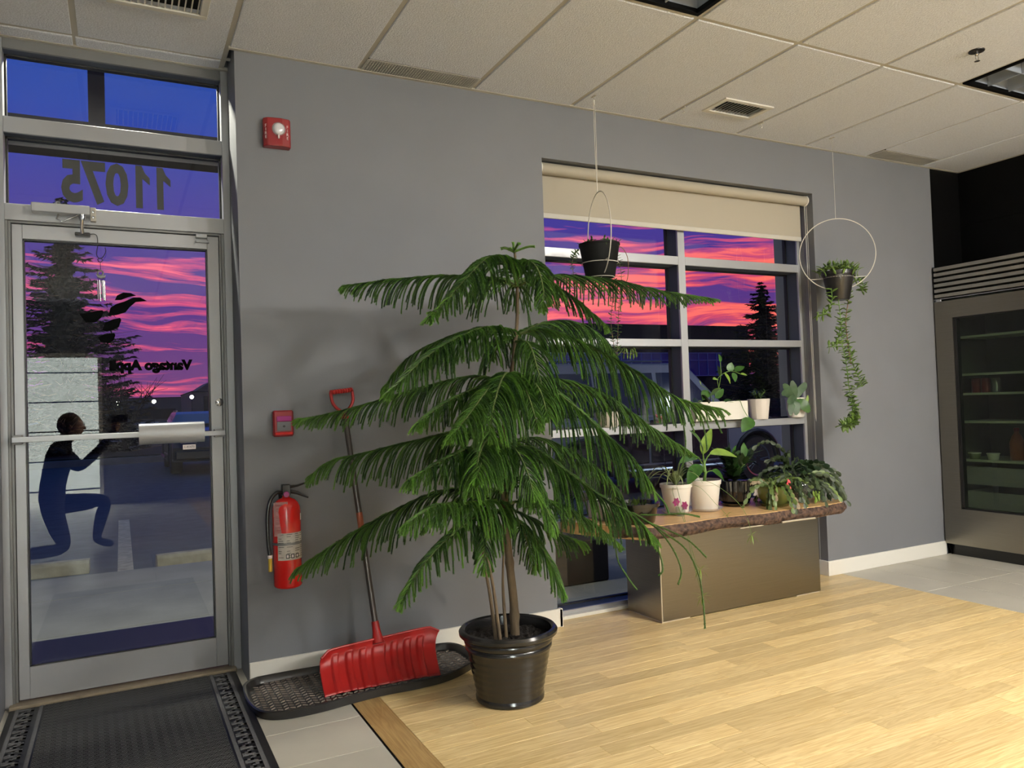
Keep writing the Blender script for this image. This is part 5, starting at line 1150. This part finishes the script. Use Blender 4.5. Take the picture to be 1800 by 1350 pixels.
obj('petals', g, 'petal_white', t, smooth='full', loc=(0, 0, .085)); obj('stem', G().tube([(-.01, .0, 0), (-.005, 0, .05), (0, 0.002, .085)], .0018, 6), 'stem_green', t)

# ---------------------------------------------------------------- hanging planters
mat('cord_white', (206, 202, 192), .7)
def hook(t, x, y):
    g = G().box(-.006, .006, -.02, .02, -.003, .004); g.tube(spline([(0, 0, -.002), (.0, 0, -.012), (.008, 0, -.02), (.0, 0, -.03), (-.007, 0, -.022)], 5), .0016, 6); return g
def ring_hanger(name, label, hx, hy, top, R0_, ang, cord2):
    t = thing(name, label, 'hanging planter', (hx, hy, 0)); obj('ceiling_hook', hook(t, 0, 0), 'grid_metal', t, loc=(0, 0, H+.001))
    zc = top-R0_; ca, sa = math.cos(ang), math.sin(ang)
    g = G().tube([(0, 0, H-.026), (0, 0, top)], .0014, 5)
    if cord2: g = G().tube([(.004, 0, H-.026), (.005, 0, (H+top)/2), (.001, 0, top)], .0019, 6); g.tube([(-.004, 0, H-.026), (-.005, 0, (H+top)/2), (-.001, 0, top)], .0019, 6); g.tube([(0, 0, H-.02), (0, 0, H-.05)], .004, 6)
    obj('cord', g, 'cord_white', t)
    g = G().tube([(R0_*math.sin(a)*ca, R0_*math.sin(a)*sa, zc+R0_*math.cos(a)) for a in np.linspace(0, 2*PI, 65)], .003, 8, cap=False); obj('ring', g, 'cord_white', t, smooth=True); return t, zc, ca, sa
def basket(t, zc, R0_, ca, sa, zt, rt, zb, rb):
    g = G()
    for z, r_ in ((zt, rt), (zb, rb)):
        g.tube([(r_*math.cos(a), r_*math.sin(a), z) for a in np.linspace(0, 2*PI, 33)], .0024, 6, cap=False)
        x = math.sqrt(max(0, R0_**2-(z-zc)**2))
        for s in (-1, 1):
            if x > r_: g.tube([(s*x*ca, s*x*sa, z), (s*r_*ca, s*r_*sa, z)], .0024, 6)
    obj('pot_holder', g, 'cord_white', t, smooth=True)
HA = math.radians(-40)
t, zc, ca, sa = ring_hanger('ring_planter', 'trailing succulent in a black pot on a white ring before the grey wall', 4.17, -.205, 2.353, .232, HA, False)
basket(t, zc, .232, ca, sa, zc-.155, .091, zc-.231, .072)
zp = zc-.30
round_pot(t, [(0, zp), (.060, zp), (.064, zp+.004), (.096, zp+.16), (.102, zp+.162), (.102, zp+.185), (.096, zp+.185), (.092, zp+.165), (0, zp+.16)], 'dark_plastic', 36, soilz=zp+.168, soilr=.091)
def loc_(path): return [(p[0]-t.location.x, p[1]-t.location.y, p[2]) for p in path]
for k, (pa, n_, L_) in enumerate(((TRAIL2A, 26, .028), (TRAIL2B, 52, .036), (TRAIL2C, 16, .034), (TRAIL2D, 12, .034), (TRAIL2E, 12, .034), (TRAIL2F, 20, .038))):
    leafstem(t, loc_(pa), n_, L_*1.25, .017, 'succ', 'stem_brown' if k == 0 else 'stem_green', .003, 1, 200+k, .003 if k else .0035, pitch=-.2)
leafstem(t, loc_(TRAIL2B[3:]), 34, .048, .017, 'succ', 'stem_green', .003, 1, 215, .003, pitch=.2); leafstem(t, loc_(TRAIL2B[5:]), 22, .05, .018, 'succ', 'stem_green', .003, 1, 216, .003, pitch=.4)
for k in range(11): a = k*.6; leafstem(t, [(0, 0, zp+.17), (.07*math.cos(a), .07*math.sin(a), zp+.225), (.125*math.cos(a), .125*math.sin(a), zp+.185)], 8, .04, .017, 'succ', 'stem_green', .003, 1, 230+k)
t, zc, ca, sa = ring_hanger('ring_planter', 'black pot hanging on a white wire ring in front of the window blind', 2.335, -.185, 2.353, .232, math.radians(72), True)
basket(t, zc, .232, ca, sa, zc-.155, .100, zc-.232, .075)
zp = zc-.232
round_pot(t, [(0, zp), (.076, zp), (.080, zp+.004), (.108, zp+.170), (.112, zp+.172), (.112, zp+.182), (.107, zp+.182), (.102, zp+.165), (0, zp+.16)], 'pot_matte', 40, soilz=zp+.168, soilr=.10)
for k, (pa, n_, L_) in enumerate(((TRAIL1A, 30, .026), (TRAIL1B, 26, .026), (TRAIL1C, 16, .030), (TRAIL1D, 26, .022))): leafstem(t, loc_(pa), n_, L_, .010, 'succ' if k == 2 else 'leaf_mid', 'stem_brown', .002, 1, 260+k, .0015, pitch=-.1)
obj('cane_loop', G().tube(spline(loc_([(2.43, -.19, 2.05), (2.47, -.2, 2.06), (2.51, -.2, 2.0), (2.50, -.2, 1.88), (2.44, -.2, 1.84)]), 6), .0022, 6), 'stem_brown', t, smooth=True)
for k in range(7): a = k*.9; leafstem(t, [(0, 0, zp+.16), (.06*math.cos(a), .06*math.sin(a), zp+.2), (.11*math.cos(a), .11*math.sin(a), zp+.18)], 6, .022, .010, 'leaf_mid', 'stem_green', .002, 1, 280+k, .0015)
for k, (x, y, lab) in enumerate(((2.914, -.235, 'empty white ceiling hook left of the small air grille'), (3.528, -.225, 'empty white ceiling hook right of the small air grille'))):
    t = thing('ceiling_hook', lab, 'hook', (x, y, H+.001)); obj('hook', hook(t, 0, 0), 'white_trim', t)
# ---------------------------------------------------------------- outside
mat('concrete', (122, 124, 118), .85, var=.12, vscale=3, bump=.3, bscale=40); mat('asphalt', (78, 86, 90), .8, var=.18, vscale=6, bump=.5, bscale=160); mat('grass_dark', (22, 38, 24), .95, var=.3, vscale=2)
mat('kerb_yellow', (150, 146, 122), .8, var=.2, vscale=10, bump=.3, bscale=40); mat('line_paint', (170, 164, 140), .8, var=.25, vscale=14)
mat('facade_blue', (40, 54, 78), .6); mat('facade_dark', (12, 20, 44), .8, spec=.1); mat('facade_glass', (26, 56, 160), .6); mat('mullion_blue', (130, 160, 225), .5); mat('facade_grey', (84, 84, 92), .7)
mat('soffit_dark', (20, 19, 25), .7)
sw = struct('sidewalk', None)
y = .36; r = random.Random(1)
for j, (a, b) in enumerate(((.36, 1.55), (1.55, 2.6), (2.6, 3.45))):
    for i in range(-2, 5): obj('paving_slab', G().box(i*1.7-.9, i*1.7+.79, a, b-.008, -.14, -.035, .004), 'concrete', sw)
obj('slab_bed', G().box(-12, 30, .36, 3.44, -.16, -.05), 'concrete', sw)
gr = struct('ground', G().box(-120, 160, 3.45, 21, -.3, -.12), 'asphalt')
struct('far_ground', G().box(-300, 400, 36, 400, -.4, -.10), 'asphalt')
o = tag(obj('grass_verge', G().box(-120, 160, 21.2, 36, -.3, .10), 'grass_dark'), 'dark strip of grass beyond the parking lot', 'grass', kind='stuff')
tag(obj('kerb', G().box(-60, 100, 21, 21.2, -.3, .06, .01), 'concrete'), 'long concrete kerb at the edge of the grass strip', 'kerb')
def stop(x0, y0, x1, y1, lab):
    t = thing('wheel_stop', lab, 'wheel stop', ((x0+x1)/2, (y0+y1)/2, -.12), math.atan2(y1-y0, x1-x0), 'concrete wheel stops at the sidewalk edge'); L_ = math.hypot(x1-x0, y1-y0)/2
    obj('body', G().prism([(-.085, 0), (.085, 0), (.07, .09), (.045, .115), (-.045, .115), (-.07, .09)], -L_, L_, 'x'), 'kerb_yellow', t, bevel=.006)
stop(-2.1, 4.10, -.26, 4.05, 'worn concrete wheel stop at the left behind the glass door'); stop(.26, 3.86, 2.1, 3.98, 'worn concrete wheel stop at the right behind the glass door')
def fl2(x0, x1, y0, y1): tag(obj('parking_line', G().box(x0, x1, y0, y1, -.12, -.116), 'line_paint'), 'faded painted parking line seen through the glass door', 'parking line')
fl2(-.045, .08, 3.55, 7.6)
o = tag(obj('outdoor_mat', G().box(-.62, .70, .40, 1.45, -.034, -.022, .004), 'mat_rubber'), 'dark rubber mat outside the glass door', 'mat')
# entrance canopy beam and post
t = thing('canopy_frame', 'dark canopy beam with a post above the entrance outside', 'canopy', (0, 1.9, 0))
obj('beam', G().box(-3, 1.6, 0, .16, 2.92, 3.12), 'soffit_dark', t); obj('post', G().box(-.148, -.052, .02, .12, 3.12, 4.2), 'soffit_dark', t)
for i, (x, y, z, p) in enumerate(OUTDOOR_FILL):
    t = thing('added_wall_lamp', ('added unseen white wall lamp outside above the glass door', 'added unseen white wall lamp outside above the big window', 'added unseen white wall lamp outside beyond the big window')[i], 'lamp', (x, .36, z)); obj('housing', G().prism([(0, -.08), (.30, -.02), (.30, .06), (0, .12)], -.18, .18, 'x'), 'facade_grey', t)

def spruce(name, label, x, y, h, rb, seed, z0=-.1, n=24):
    R_ = np.random.default_rng(seed); t = thing(name, label, 'tree', (x, y, z0))
    obj('trunk', G().tube([(0, 0, 0), (0, 0, h*.5), (0, 0, h*.97)], [.12, .07, .01], 8), 'bark', t)
    V = []; k0 = 0; m_ = 0
    zz = np.linspace(.06, .985, n*2)
    g = G()
    for i, u in enumerate(zz):
        rad = rb*(1-u)**.85+.06; nb = max(4, int(11*(1-u)+4))
        for j in range(nb):
            a = R_.uniform(0, 6.28); L_ = rad*R_.uniform(.55, 1.3); z = h*u; d = np.array([math.cos(a), math.sin(a)])
            g.tube([(0, 0, z), (d[0]*L_*.5, d[1]*L_*.5, z-.10*L_), (d[0]*L_, d[1]*L_, z-.02*L_)], [.012, .008, .003], 3, cap=False)
            K_ = int(34+80*(L_/rb))
            q = R_.uniform(.12, 1.0, K_)[:, None]; c = np.concatenate([d*L_*q, z-.16*L_*np.sin(q*PI*.8)], 1)
            sd = np.array([-d[1], d[0], 0])*R_.choice([-1, 1], (K_, 1)); dr = norm(np.array([d[0], d[1], 0])*.6+sd*R_.uniform(.2, 1.2, (K_, 1))+R_.normal(0, .25, (K_, 3))+np.array([0, 0, -.15]))
            ln = R_.uniform(.10, .24, (K_, 1))*(.6+.4*min(1, rad)); w_ = norm(np.cross(dr, R_.normal(0, 1, (K_, 3))))*.034
            V.append(np.stack([c-w_, c+dr*ln, c+w_, c-dr*.04], 1).reshape(-1, 3)); m_ += K_
    V = np.concatenate(V); F = np.arange(m_*4).reshape(m_, 4); me = fast_mesh('foliage', V, F); me.materials.append(MATS['spruce']); f = bpy.data.objects.new('foliage', me); COL.objects.link(f); f.parent = t; f['kind'] = 'stuff'
    obj('boughs', g, 'bark', t); g = G(); hs = np.linspace(.07, .97, 60)
    g.lathe([(max(.03, rb*(1-u)**.85*(.27+.10*math.sin(i*2.1))), h*u) for i, u in enumerate(hs)], n=26, wob=lambda a, i: 1+.22*math.sin(a*5+i*1.3)+.12*math.sin(a*11+i*2.7)); obj('inner_crown', g, 'spruce', t)
mat('spruce', (16, 22, 20), .85)
spruce('spruce_tree', 'tall dark spruce behind the glass door against the pink sky', -1.55, 25, 8.6, 2.9, 3, n=26)
spruce('spruce_tree', 'dark spruce beyond the right panes of the big window', 23.95, 20, 6.1, 2.5, 5, n=22)
t = thing('bare_shrub', 'leafless bare shrub right of the tall spruce outside the door', 'shrub', (.15, 24.5, -.1))
R_ = random.Random(4)
for k in range(22):
    a = R_.uniform(-1, 1); p = (a*1.5+R_.uniform(-.2, .2), R_.uniform(-.4, .4), R_.uniform(2.2, 3.6)-abs(a)*.9); g = G().tube(spline([(0, 0, 0), (a*.25, 0, 1.1), (a*.8, p[1]*.6, 2.0), p], 4), [.03, .028, .026, .024, .02, .018, .016, .014, .012, .010, .008, .006, .005], 5)
    for q in range(3): u = R_.uniform(.4, .8); b0 = Vector((a*.8*u*1.4, p[1]*.5, 2.6*u)); g.tube([b0, b0+Vector((R_.uniform(-.5, .5), 0, .5))], [.01, .004], 4)
    obj('twig', g, 'spruce', t)
# far industrial buildings behind the door
def bld(name, label, x0, x1, y0, y1, h, m, wins=(), wm='facade_glass', loc=None):
    t = thing(name, label, 'building', ((x0+x1)/2, y0, -.1)); cx = (x0+x1)/2
    obj('wall', G().box(x0-cx, x1-cx, 0, y1-y0, 0, h), m, t); obj('parapet', G().box(x0-cx-.1, x1-cx+.1, -.12, y1-y0+.1, h, h+.18), 'facade_dark', t)
    for (a, b, c, d, mm_) in wins: obj('window', G().box(a-cx, b-cx, -.06, .02, c, d), mm_, t)
    return t
bld('warehouse', 'long low blue grey warehouse on the horizon behind the door', -70, 90, 200, 240, 5.6, 'facade_blue', [(-14+i*16, -4+i*16, .6, 3.0, 'facade_dark') for i in range(6)])
b2 = bld('factory_hall', 'grey stepped factory hall at the right edge of the door view', 9.4, 34, 118, 140, 4.6, 'facade_grey', [(11+i*5, 12+i*5, .3, 4, 'facade_dark') for i in range(4)])
obj('upper_storey', G().prism([(-12, 4.6), (-9.6, 6.2), (-6.6, 6.8), (-6.6, 6.2), (-3.6, 6.9), (-3.6, 6.3), (4, 6.9), (12, 6.9), (12, 4.6)], .5, 15, 'y'), 'facade_grey', b2)
mat('lamp_head', (255, 255, 240), .5, emit=(255, 255, 225), es=40)
for (x, y, h, lab) in ((-.25, 100, 2.9, 'bright lot lamp just right of the tall spruce on the horizon'), (3.7, 100, 3.0, 'bright lot lamp in the middle of the horizon behind the door'), (8.0, 100, 3.45, 'bright lot lamp in front of the grey factory hall')):
    t = thing('lot_lamp', lab, 'street lamp', (x, y, -.1)); obj('pole', G().tube([(0, 0, 0), (0, 0, h)], .05, 6), 'facade_dark', t); obj('lamp_head', G().ball((0, 0, h+.1), .22, 10, 6), 'lamp_head', t)
# office block behind the big window
t = thing('office_block', 'dark office block with a blue glazed grid beyond the big window', 'building', (36, 45, -.1))
obj('wall', G().box(-14, 11.5, 0, 14, 0, 7.2), 'facade_dark', t)
obj('window_band', G().box(-14, 8.4, -.05, 0, 3.1, 4.95), 'facade_glass', t); obj('window_band', G().box(-2, 8.0, -.05, 0, 5.55, 5.9), 'facade_glass', t)
for i in range(24): x = -14+i*.95; obj('mullion', G().box(x-.03, x+.03, -.10, -.02, 3.1, 4.95), 'mullion_blue', t)
for z in (3.1, 4.35, 4.95): obj('mullion', G().box(-14, 8.4, -.10, -.02, z-.03, z+.03), 'mullion_blue', t)
# hedge planter near the low pane
t = thing('stone_planter', 'dark square planter with a clipped shrub outside the low left pane', 'planter', (2.75, 1.15, -.035))
obj('box', G().box(-.28, .28, -.28, .28, 0, .30, .01), 'soffit_dark', t)
g = G(); R_ = random.Random(9)
for k in range(900):
    v = Vector((R_.gauss(0, 1), R_.gauss(0, 1), R_.gauss(0, .8))).normalized()*R_.uniform(.7, 1); g.leaf((v.x*.3, v.y*.3, .42+v.z*.16), v+Vector((0, 0, .3)), (0, 0, 1), .04, .02, 2, .2)
o = obj('foliage', g, 'leaf_dark', t); o['kind'] = 'stuff'

# vehicles ----------------------------------------------------------------
mat('car_glass', (16, 20, 28), .06, coat=.6); mat('tyre', (14, 14, 15), .7); mat('rim', (120, 126, 132), .25, metal=.9); mat('trim_black', (20, 21, 23), .4)
mat('car_silver', (112, 122, 134), .5, metal=.2); mat('car_black', (18, 20, 26), .2, coat=.8); mat('car_red', (62, 22, 30), .25, coat=.6); mat('car_blue', (24, 34, 64), .25, metal=.3, coat=.6)
def wheel(parent, x, y, r_=.37, w_=.24, sgn=-1):
    o = obj('wheel', G().lathe([(r_*.62, -w_/2), (r_*.92, -w_/2), (r_, -w_/2+.04), (r_, w_/2-.04), (r_*.92, w_/2), (r_*.62, w_/2)], n=36, axis='y'), 'tyre', parent, smooth=True, loc=(x, y, r_))
    g = G().lathe([(r_*.60, -w_/2+.0), (r_*.66, -w_/2-.005), (r_*.66, w_/2+.005), (r_*.60, w_/2), (r_*.58, 0)], n=36, axis='y'); g.lathe([(0, -w_*.40), (.06, -w_*.40), (.06, .02), (0, .02)], n=16, axis='y'); g.lathe([(0, w_*.40), (.06, w_*.40), (.06, -.02), (0, -.02)][::-1], n=16, axis='y')
    for k in range(5):
        for dd in (-.13, .13):
            a = k*2*PI/5+dd; c_, s_ = math.cos(a), math.sin(a)
            for yy in (-w_*.42, w_*.42): g.tube([(c_*.05, yy, s_*.05), (c_*r_*.63, yy*1.05, s_*r_*.63)], [.022, .016], 6)
    obj('rim', g, 'rim', o); obj('brake_disc', G().lathe([(0, -.03), (r_*.45, -.03), (r_*.45, .03), (0, .03)], n=24, axis='y'), 'trim_black', o)
def suv(name, label, loc, rz, paint, L_=4.9, W_=1.95, Hh=1.80, hoodl=1.25, suvb=True, group=None):
    t = thing(name, label, 'car', loc, rz, group); r_ = .37; hl = L_/2; wf, wr = hl-.95, -hl+.98
    def arch(cx, n=9): return [(cx+(r_+.07)*math.cos(a), r_+(r_+.07)*math.sin(a)) for a in np.linspace(0, PI, n)]
    zb = .30; belt = 1.08
    low = [(-hl+.04, .38), (-hl, .60), (-hl+.03, belt), (hl-hoodl, belt+.0), (hl-.35, belt-.10), (hl-.05, belt-.26), (hl, .62), (hl-.04, .36), (hl-.2, zb)]
    low += [(p[0], max(p[1], zb)) for p in arch(wf)]+[(p[0], max(p[1], zb)) for p in arch(wr)]+[(-hl+.25, zb)]
    b = obj('body', G().prism(low, -W_/2, W_/2, 'y'), paint, t, bevel=.045)
    gh = [(-hl+.08, belt-.02), (-hl+.42, Hh-.08), (-hl+.62, Hh), (hl-2.35, Hh), (hl-2.05, Hh-.06), (hl-hoodl+.02, belt-.02)] if suvb else [(-hl+2.0, belt-.02), (-hl+2.1, Hh-.06), (-hl+2.25, Hh), (hl-2.35, Hh), (hl-2.05, Hh-.06), (hl-hoodl, belt-.02)]
    g = G(); n_ = len(gh); wi_ = W_/2-.06; vs = []
    for s in (-1, 1):
        for p in gh: k = (p[1]-belt)/(Hh-belt); vs.append((p[0], s*(wi_-.16*max(0, k)), p[1]))
    g.add(vs, [tuple(range(n_))[::-1], tuple(range(n_, 2*n_))]+[(i, (i+1) % n_, (i+1) % n_+n_, i+n_) for i in range(n_)]); obj('cabin', g, paint, t, bevel=.03)
    def sidewin(xa, xb, xc, xd, za=belt+.04, zc_=Hh-.14):
        for s in (-1, 1):
            w0 = wi_-.16*(za-belt)/(Hh-belt)+.006; w1 = wi_-.16*(zc_-belt)/(Hh-belt)+.006
            q = [(xa, s*w0, za), (xb, s*w0, za), (xc, s*w1, zc_), (xd, s*w1, zc_)]; q2 = [(p[0], p[1]-s*.02, p[2]) for p in q]
            obj('window', G().add(q+q2, [(0, 1, 2, 3), (7, 6, 5, 4), (0, 4, 5, 1), (1, 5, 6, 2), (2, 6, 7, 3), (3, 7, 4, 0)]), 'car_glass', t)
    x1 = hl-hoodl-.12; xm = (x1-hl+.6)/2+.25 if suvb else -.1
    sidewin(xm+.04, x1-.12, hl-2.15, xm+.04)
    if suvb: sidewin(xm-1.0, xm-.04, xm-.04, xm-1.0); sidewin(-hl+.35, xm-1.08, xm-1.08, -hl+.6)
    else: sidewin(-hl+2.15, xm-.04, xm-.04, -hl+2.2)
    q = [(hl-hoodl-.03, -wi_+.1, belt+.03), (hl-hoodl-.03, wi_-.1, belt+.03), (hl-2.0, wi_-.24, Hh-.1), (hl-2.0, -wi_+.24, Hh-.1)]; obj('windscreen', G().add([(p[0]+.03, p[1], p[2]+.02) for p in q], [(0, 1, 2, 3)]), 'car_glass', t)
    q = [(-hl+.10, -wi_+.1, belt+.03), (-hl+.10, wi_-.1, belt+.03), (-hl+.40, wi_-.24, Hh-.1), (-hl+.40, -wi_+.24, Hh-.1)]
    if suvb: obj('rear_window', G().add([(p[0]-.03, p[1], p[2]+.01) for p in q], [(3, 2, 1, 0)]), 'car_glass', t)
    for s in (-1, 1):
        for x in (wf, wr):
            wheel(t, x, s*(W_/2-.12))
            ga = G().tube([(x+(r_+.075)*math.cos(a), s*(W_/2+.0), r_+(r_+.075)*math.sin(a)) for a in np.linspace(-.15, PI+.15, 15)], .03, 6); obj('arch_trim', ga, 'trim_black', t, smooth=True)
        obj('sill_trim', G().box(wr+.5, wf-.5, s*W_/2-.03, s*W_/2+.03, .26, .42, .01), 'trim_black', t); obj('running_board', G().tube([(wr+.55, s*(W_/2+.08), .36), (wf-.55, s*(W_/2+.08), .36)], .03, 8), 'rim', t, smooth=True)
        for x in (xm+.25, xm-.75): obj('door_handle', G().box(x-.12, x+.06, s*W_/2-.01, s*W_/2+.03, .90, .93, .005), 'rim', t)
        for x in (x1-.05, xm, xm-1.05): obj('door_seam', G().box(x-.004, x+.004, s*W_/2-.005, s*W_/2+.003, .42, belt), 'gasket', t)
        obj('side_mirror', G().box(x1-.2, x1-.05, s*W_/2 if s > 0 else s*W_/2-.2, s*W_/2+.2 if s > 0 else s*W_/2, belt-.0, belt+.14, .03), paint, t)
        obj('roof_rail', G().tube([(-hl+.7, s*(wi_-.2), Hh+.03), (hl-2.5, s*(wi_-.2), Hh+.03)], .016, 6), 'rim', t) if suvb else None
        obj('headlight', G().box(hl-.16, hl-.0, s*.62-.18, s*.62+.18, .72, .86, .02), 'lens', t); obj('tail_light', G().box(-hl-.01, -hl+.12, s*.80-.08, s*.80+.08, .75, 1.02, .01), 'petal_red', t)
    for x in (hl-.04, -hl-.04): obj('bumper', G().box(x, x+.10, -W_/2+.05, W_/2-.05, .36, .56, .03), 'trim_black', t)
    return t
a_ = math.atan2(5.0-5.2, 8.71-5.70)
c1 = suv('parked_suv', 'silver grey sport utility car parked broadside outside the big window', (7.04, 6.05, -.12), 0, 'car_silver', 5.05, 1.95, 1.86, 1.35)
obj('door_shade', G().box(-.42, .98, -.995, -.972, .45, 1.05, .01), 'car_black', c1); obj('door_shade', G().box(-1.35, -.46, -.995, -.972, .45, 1.05, .01), 'car_black', c1)  # dark plates paint shade and reflection onto the silver doors
mat('plate_text', (170, 196, 196), .5)
textmesh('door_lettering', 'GLOW', .13, .001, 'plate_text', c1, Matrix(((-1, 0, 0, .58), (0, 0, -1, -.998), (0, 1, 0, .98), (0, 0, 0, 1)))) if False else None
suv('parked_car', 'dark red tailed black car parked facing the glass door', (1.95, 17.0, -.12), -PI/2, 'car_black', 4.7, 1.9, 1.42, 1.3)
suv('parked_van', 'blue car parked in the row beyond the silver grey car', (10.2, 11.2, -.12), 0, 'car_blue', 4.9, 1.95, 1.85, 1.2)
suv('parked_wagon', 'black car in the far row beyond the left panes', (15.6, 16.5, -.12), 0, 'car_black', 4.9, 1.95, 1.7, 1.2)

# ---------------------------------------------------------------- unseen globe lamps behind the camera, added to light the ceiling
mat('globe_lit', (255, 240, 220), .5)
for (x, y, P_, lab) in UNSEEN_GLOBES:
    t = thing('unseen_globe_lamp', lab, 'lamp', (x, y, 0)); m = mat('globe_%d' % int(P_), (255, 235, 205), .5, emit=PCOL, es=P_/(PI*4*PI*.13**2))
    obj('globe', G().ball((0, 0, 2.38), .13, 20, 12), m, t, smooth='full'); obj('cord', G().tube([(0, 0, 2.5), (0, 0, H)], .004, 6), 'black_plastic', t); obj('canopy', G().lathe([(0, H-.02), (.05, H-.02), (.055, H), (0, H)], n=20), 'black_plastic', t)

# ---------------------------------------------------------------- the person taking the picture (mirrored in the door glass)
mat('jacket', (34, 38, 48), .85, var=.1, vscale=20); mat('trousers', (26, 32, 50), .85); mat('skin', (196, 150, 124), .55); mat('hair_grey', (110, 96, 84), .8); mat('shoe', (18, 18, 20), .5)
def skinned(name, joints, edges, root, m, parent):
    me = bpy.data.meshes.new(name); me.from_pydata([j[0] for j in joints], edges, []); me.materials.append(MATS[m]); o = bpy.data.objects.new(name, me); COL.objects.link(o); o.parent = parent
    md = o.modifiers.new('sk', 'SKIN'); lay = me.skin_vertices[0] if me.skin_vertices else None
    if lay is None:
        bpy.context.view_layer.objects.active = o; lay = me.skin_vertices[0] if me.skin_vertices else None
    for i, j in enumerate(joints):
        r_ = j[1]; lay.data[i].radius = r_ if isinstance(r_, tuple) else (r_, r_)
    lay.data[root].use_root = True; md.use_smooth_shade = True; s2 = o.modifiers.new('ss', 'SUBSURF'); s2.levels = 1; s2.render_levels = 1; return o
pe = thing('person', 'person in dark clothes kneeling and holding up a phone', 'person', (-.55, -3.72, 0), -PI/2)
J = [((0, -.02, .47), (.15, .12)), ((0, .0, .64), (.155, .11)), ((0, .05, .84), (.18, .115)), ((0, .08, .95), (.12, .09)), ((0, .10, 1.01), (.055, .055)), ((0, .13, 1.07), (.055, .06)),
     ((-.17, .06, .92), .062), ((-.24, .22, .78), .050), ((-.10, .38, .94), .040), ((-.02, .49, 1.09), .030),
     ((.18, .08, .92), .062), ((.27, .22, .77), .050), ((.20, .40, .95), .040), ((.15, .50, 1.12), .030),
     ((-.10, .0, .43), .10), ((-.13, .10, .085), .075), ((-.14, -.12, .07), .06), ((-.14, -.34, .065), .042), ((-.14, -.42, .04), .04),
     ((.11, .03, .45), .10), ((.15, .42, .46), .075), ((.15, .37, .28), .058), ((.15, .33, .09), .043), ((.15, .48, .040), .038)]
E_ = [(0, 1), (1, 2), (2, 3), (3, 4), (4, 5), (3, 6), (6, 7), (7, 8), (8, 9), (3, 10), (10, 11), (11, 12), (12, 13), (0, 14), (14, 15), (15, 16), (16, 17), (17, 18), (0, 19), (19, 20), (20, 21), (21, 22), (22, 23)]
bd = skinned('body', J, E_, 0, 'jacket', pe)
HX, HY, HZ = 0, .16, 1.15
hd = obj('head', G().ball((HX, HY, HZ), .095, 24, 16, (.86, 1.0, 1.18)), 'skin', pe, smooth='full')
obj('hair', G().ball((HX, HY-.018, HZ+.018), .099, 24, 16, (.9, 1.0, 1.12)), 'hair_grey', pe, smooth='full')
obj('nose', G().prism([(0, 0), (.012, -.03), (-.012, -.03)], 0, .022, 'y'), 'skin', hd, loc=(HX, HY+.09, HZ))
for s in (-1, 1):
    obj('ear', G().ball((HX+s*.083, HY-.005, HZ-.005), .022, 10, 8, (.4, .7, 1.2)), 'skin', hd, smooth='full'); obj('eye', G().ball((HX+s*.03, HY+.082, HZ+.01), .011, 10, 8), 'lens', hd, smooth='full')
    obj('spectacle_lens', G().tube([(HX+s*.032+.026*math.cos(a), HY+.10, HZ+.01+.02*math.sin(a)) for a in np.linspace(0, 2*PI, 17)], .002, 5), 'chrome', hd)
obj('mouth', G().box(-.02, .02, HY+.086, HY+.090, HZ-.05, HZ-.046), 'petal_pink', hd)
for s, hx, hy, hz in ((-1, -.005, .51, 1.12), (1, .15, .52, 1.15)):
    hand = obj('hand', G().ball((0, 0, 0), .034, 12, 8, (.6, .9, 1.2)), 'skin', pe, smooth='full', loc=(hx, hy, hz))
    for k in range(4): obj('finger', G().tube([(0, .016*(k-1.5), .02), (-s*.015, .016*(k-1.5), .050), (-s*.035, .016*(k-1.5), .062+.004*(1-abs(k-1.5)))], [.009, .008, .007], 8), 'skin', hand, smooth='full')
    obj('thumb', G().tube([(0, -.02, 0), (-s*.02, -.035, .02), (-s*.035, -.03, .04)], [.010, .009, .008], 8), 'skin', hand, smooth='full')
t = thing('phone', 'dark mobile phone held up by the kneeling person', 'phone', (CAM.x-_f.x*.014, CAM.y-_f.y*.014, CAM.z-.012), -YAW)
obj('body', G().box(-.075, .075, -.005, .004, -.036, .036, .003), 'black_plastic', t); obj('screen', G().box(-.07, .07, -.0055, -.0048, -.032, .032), 'car_glass', t)
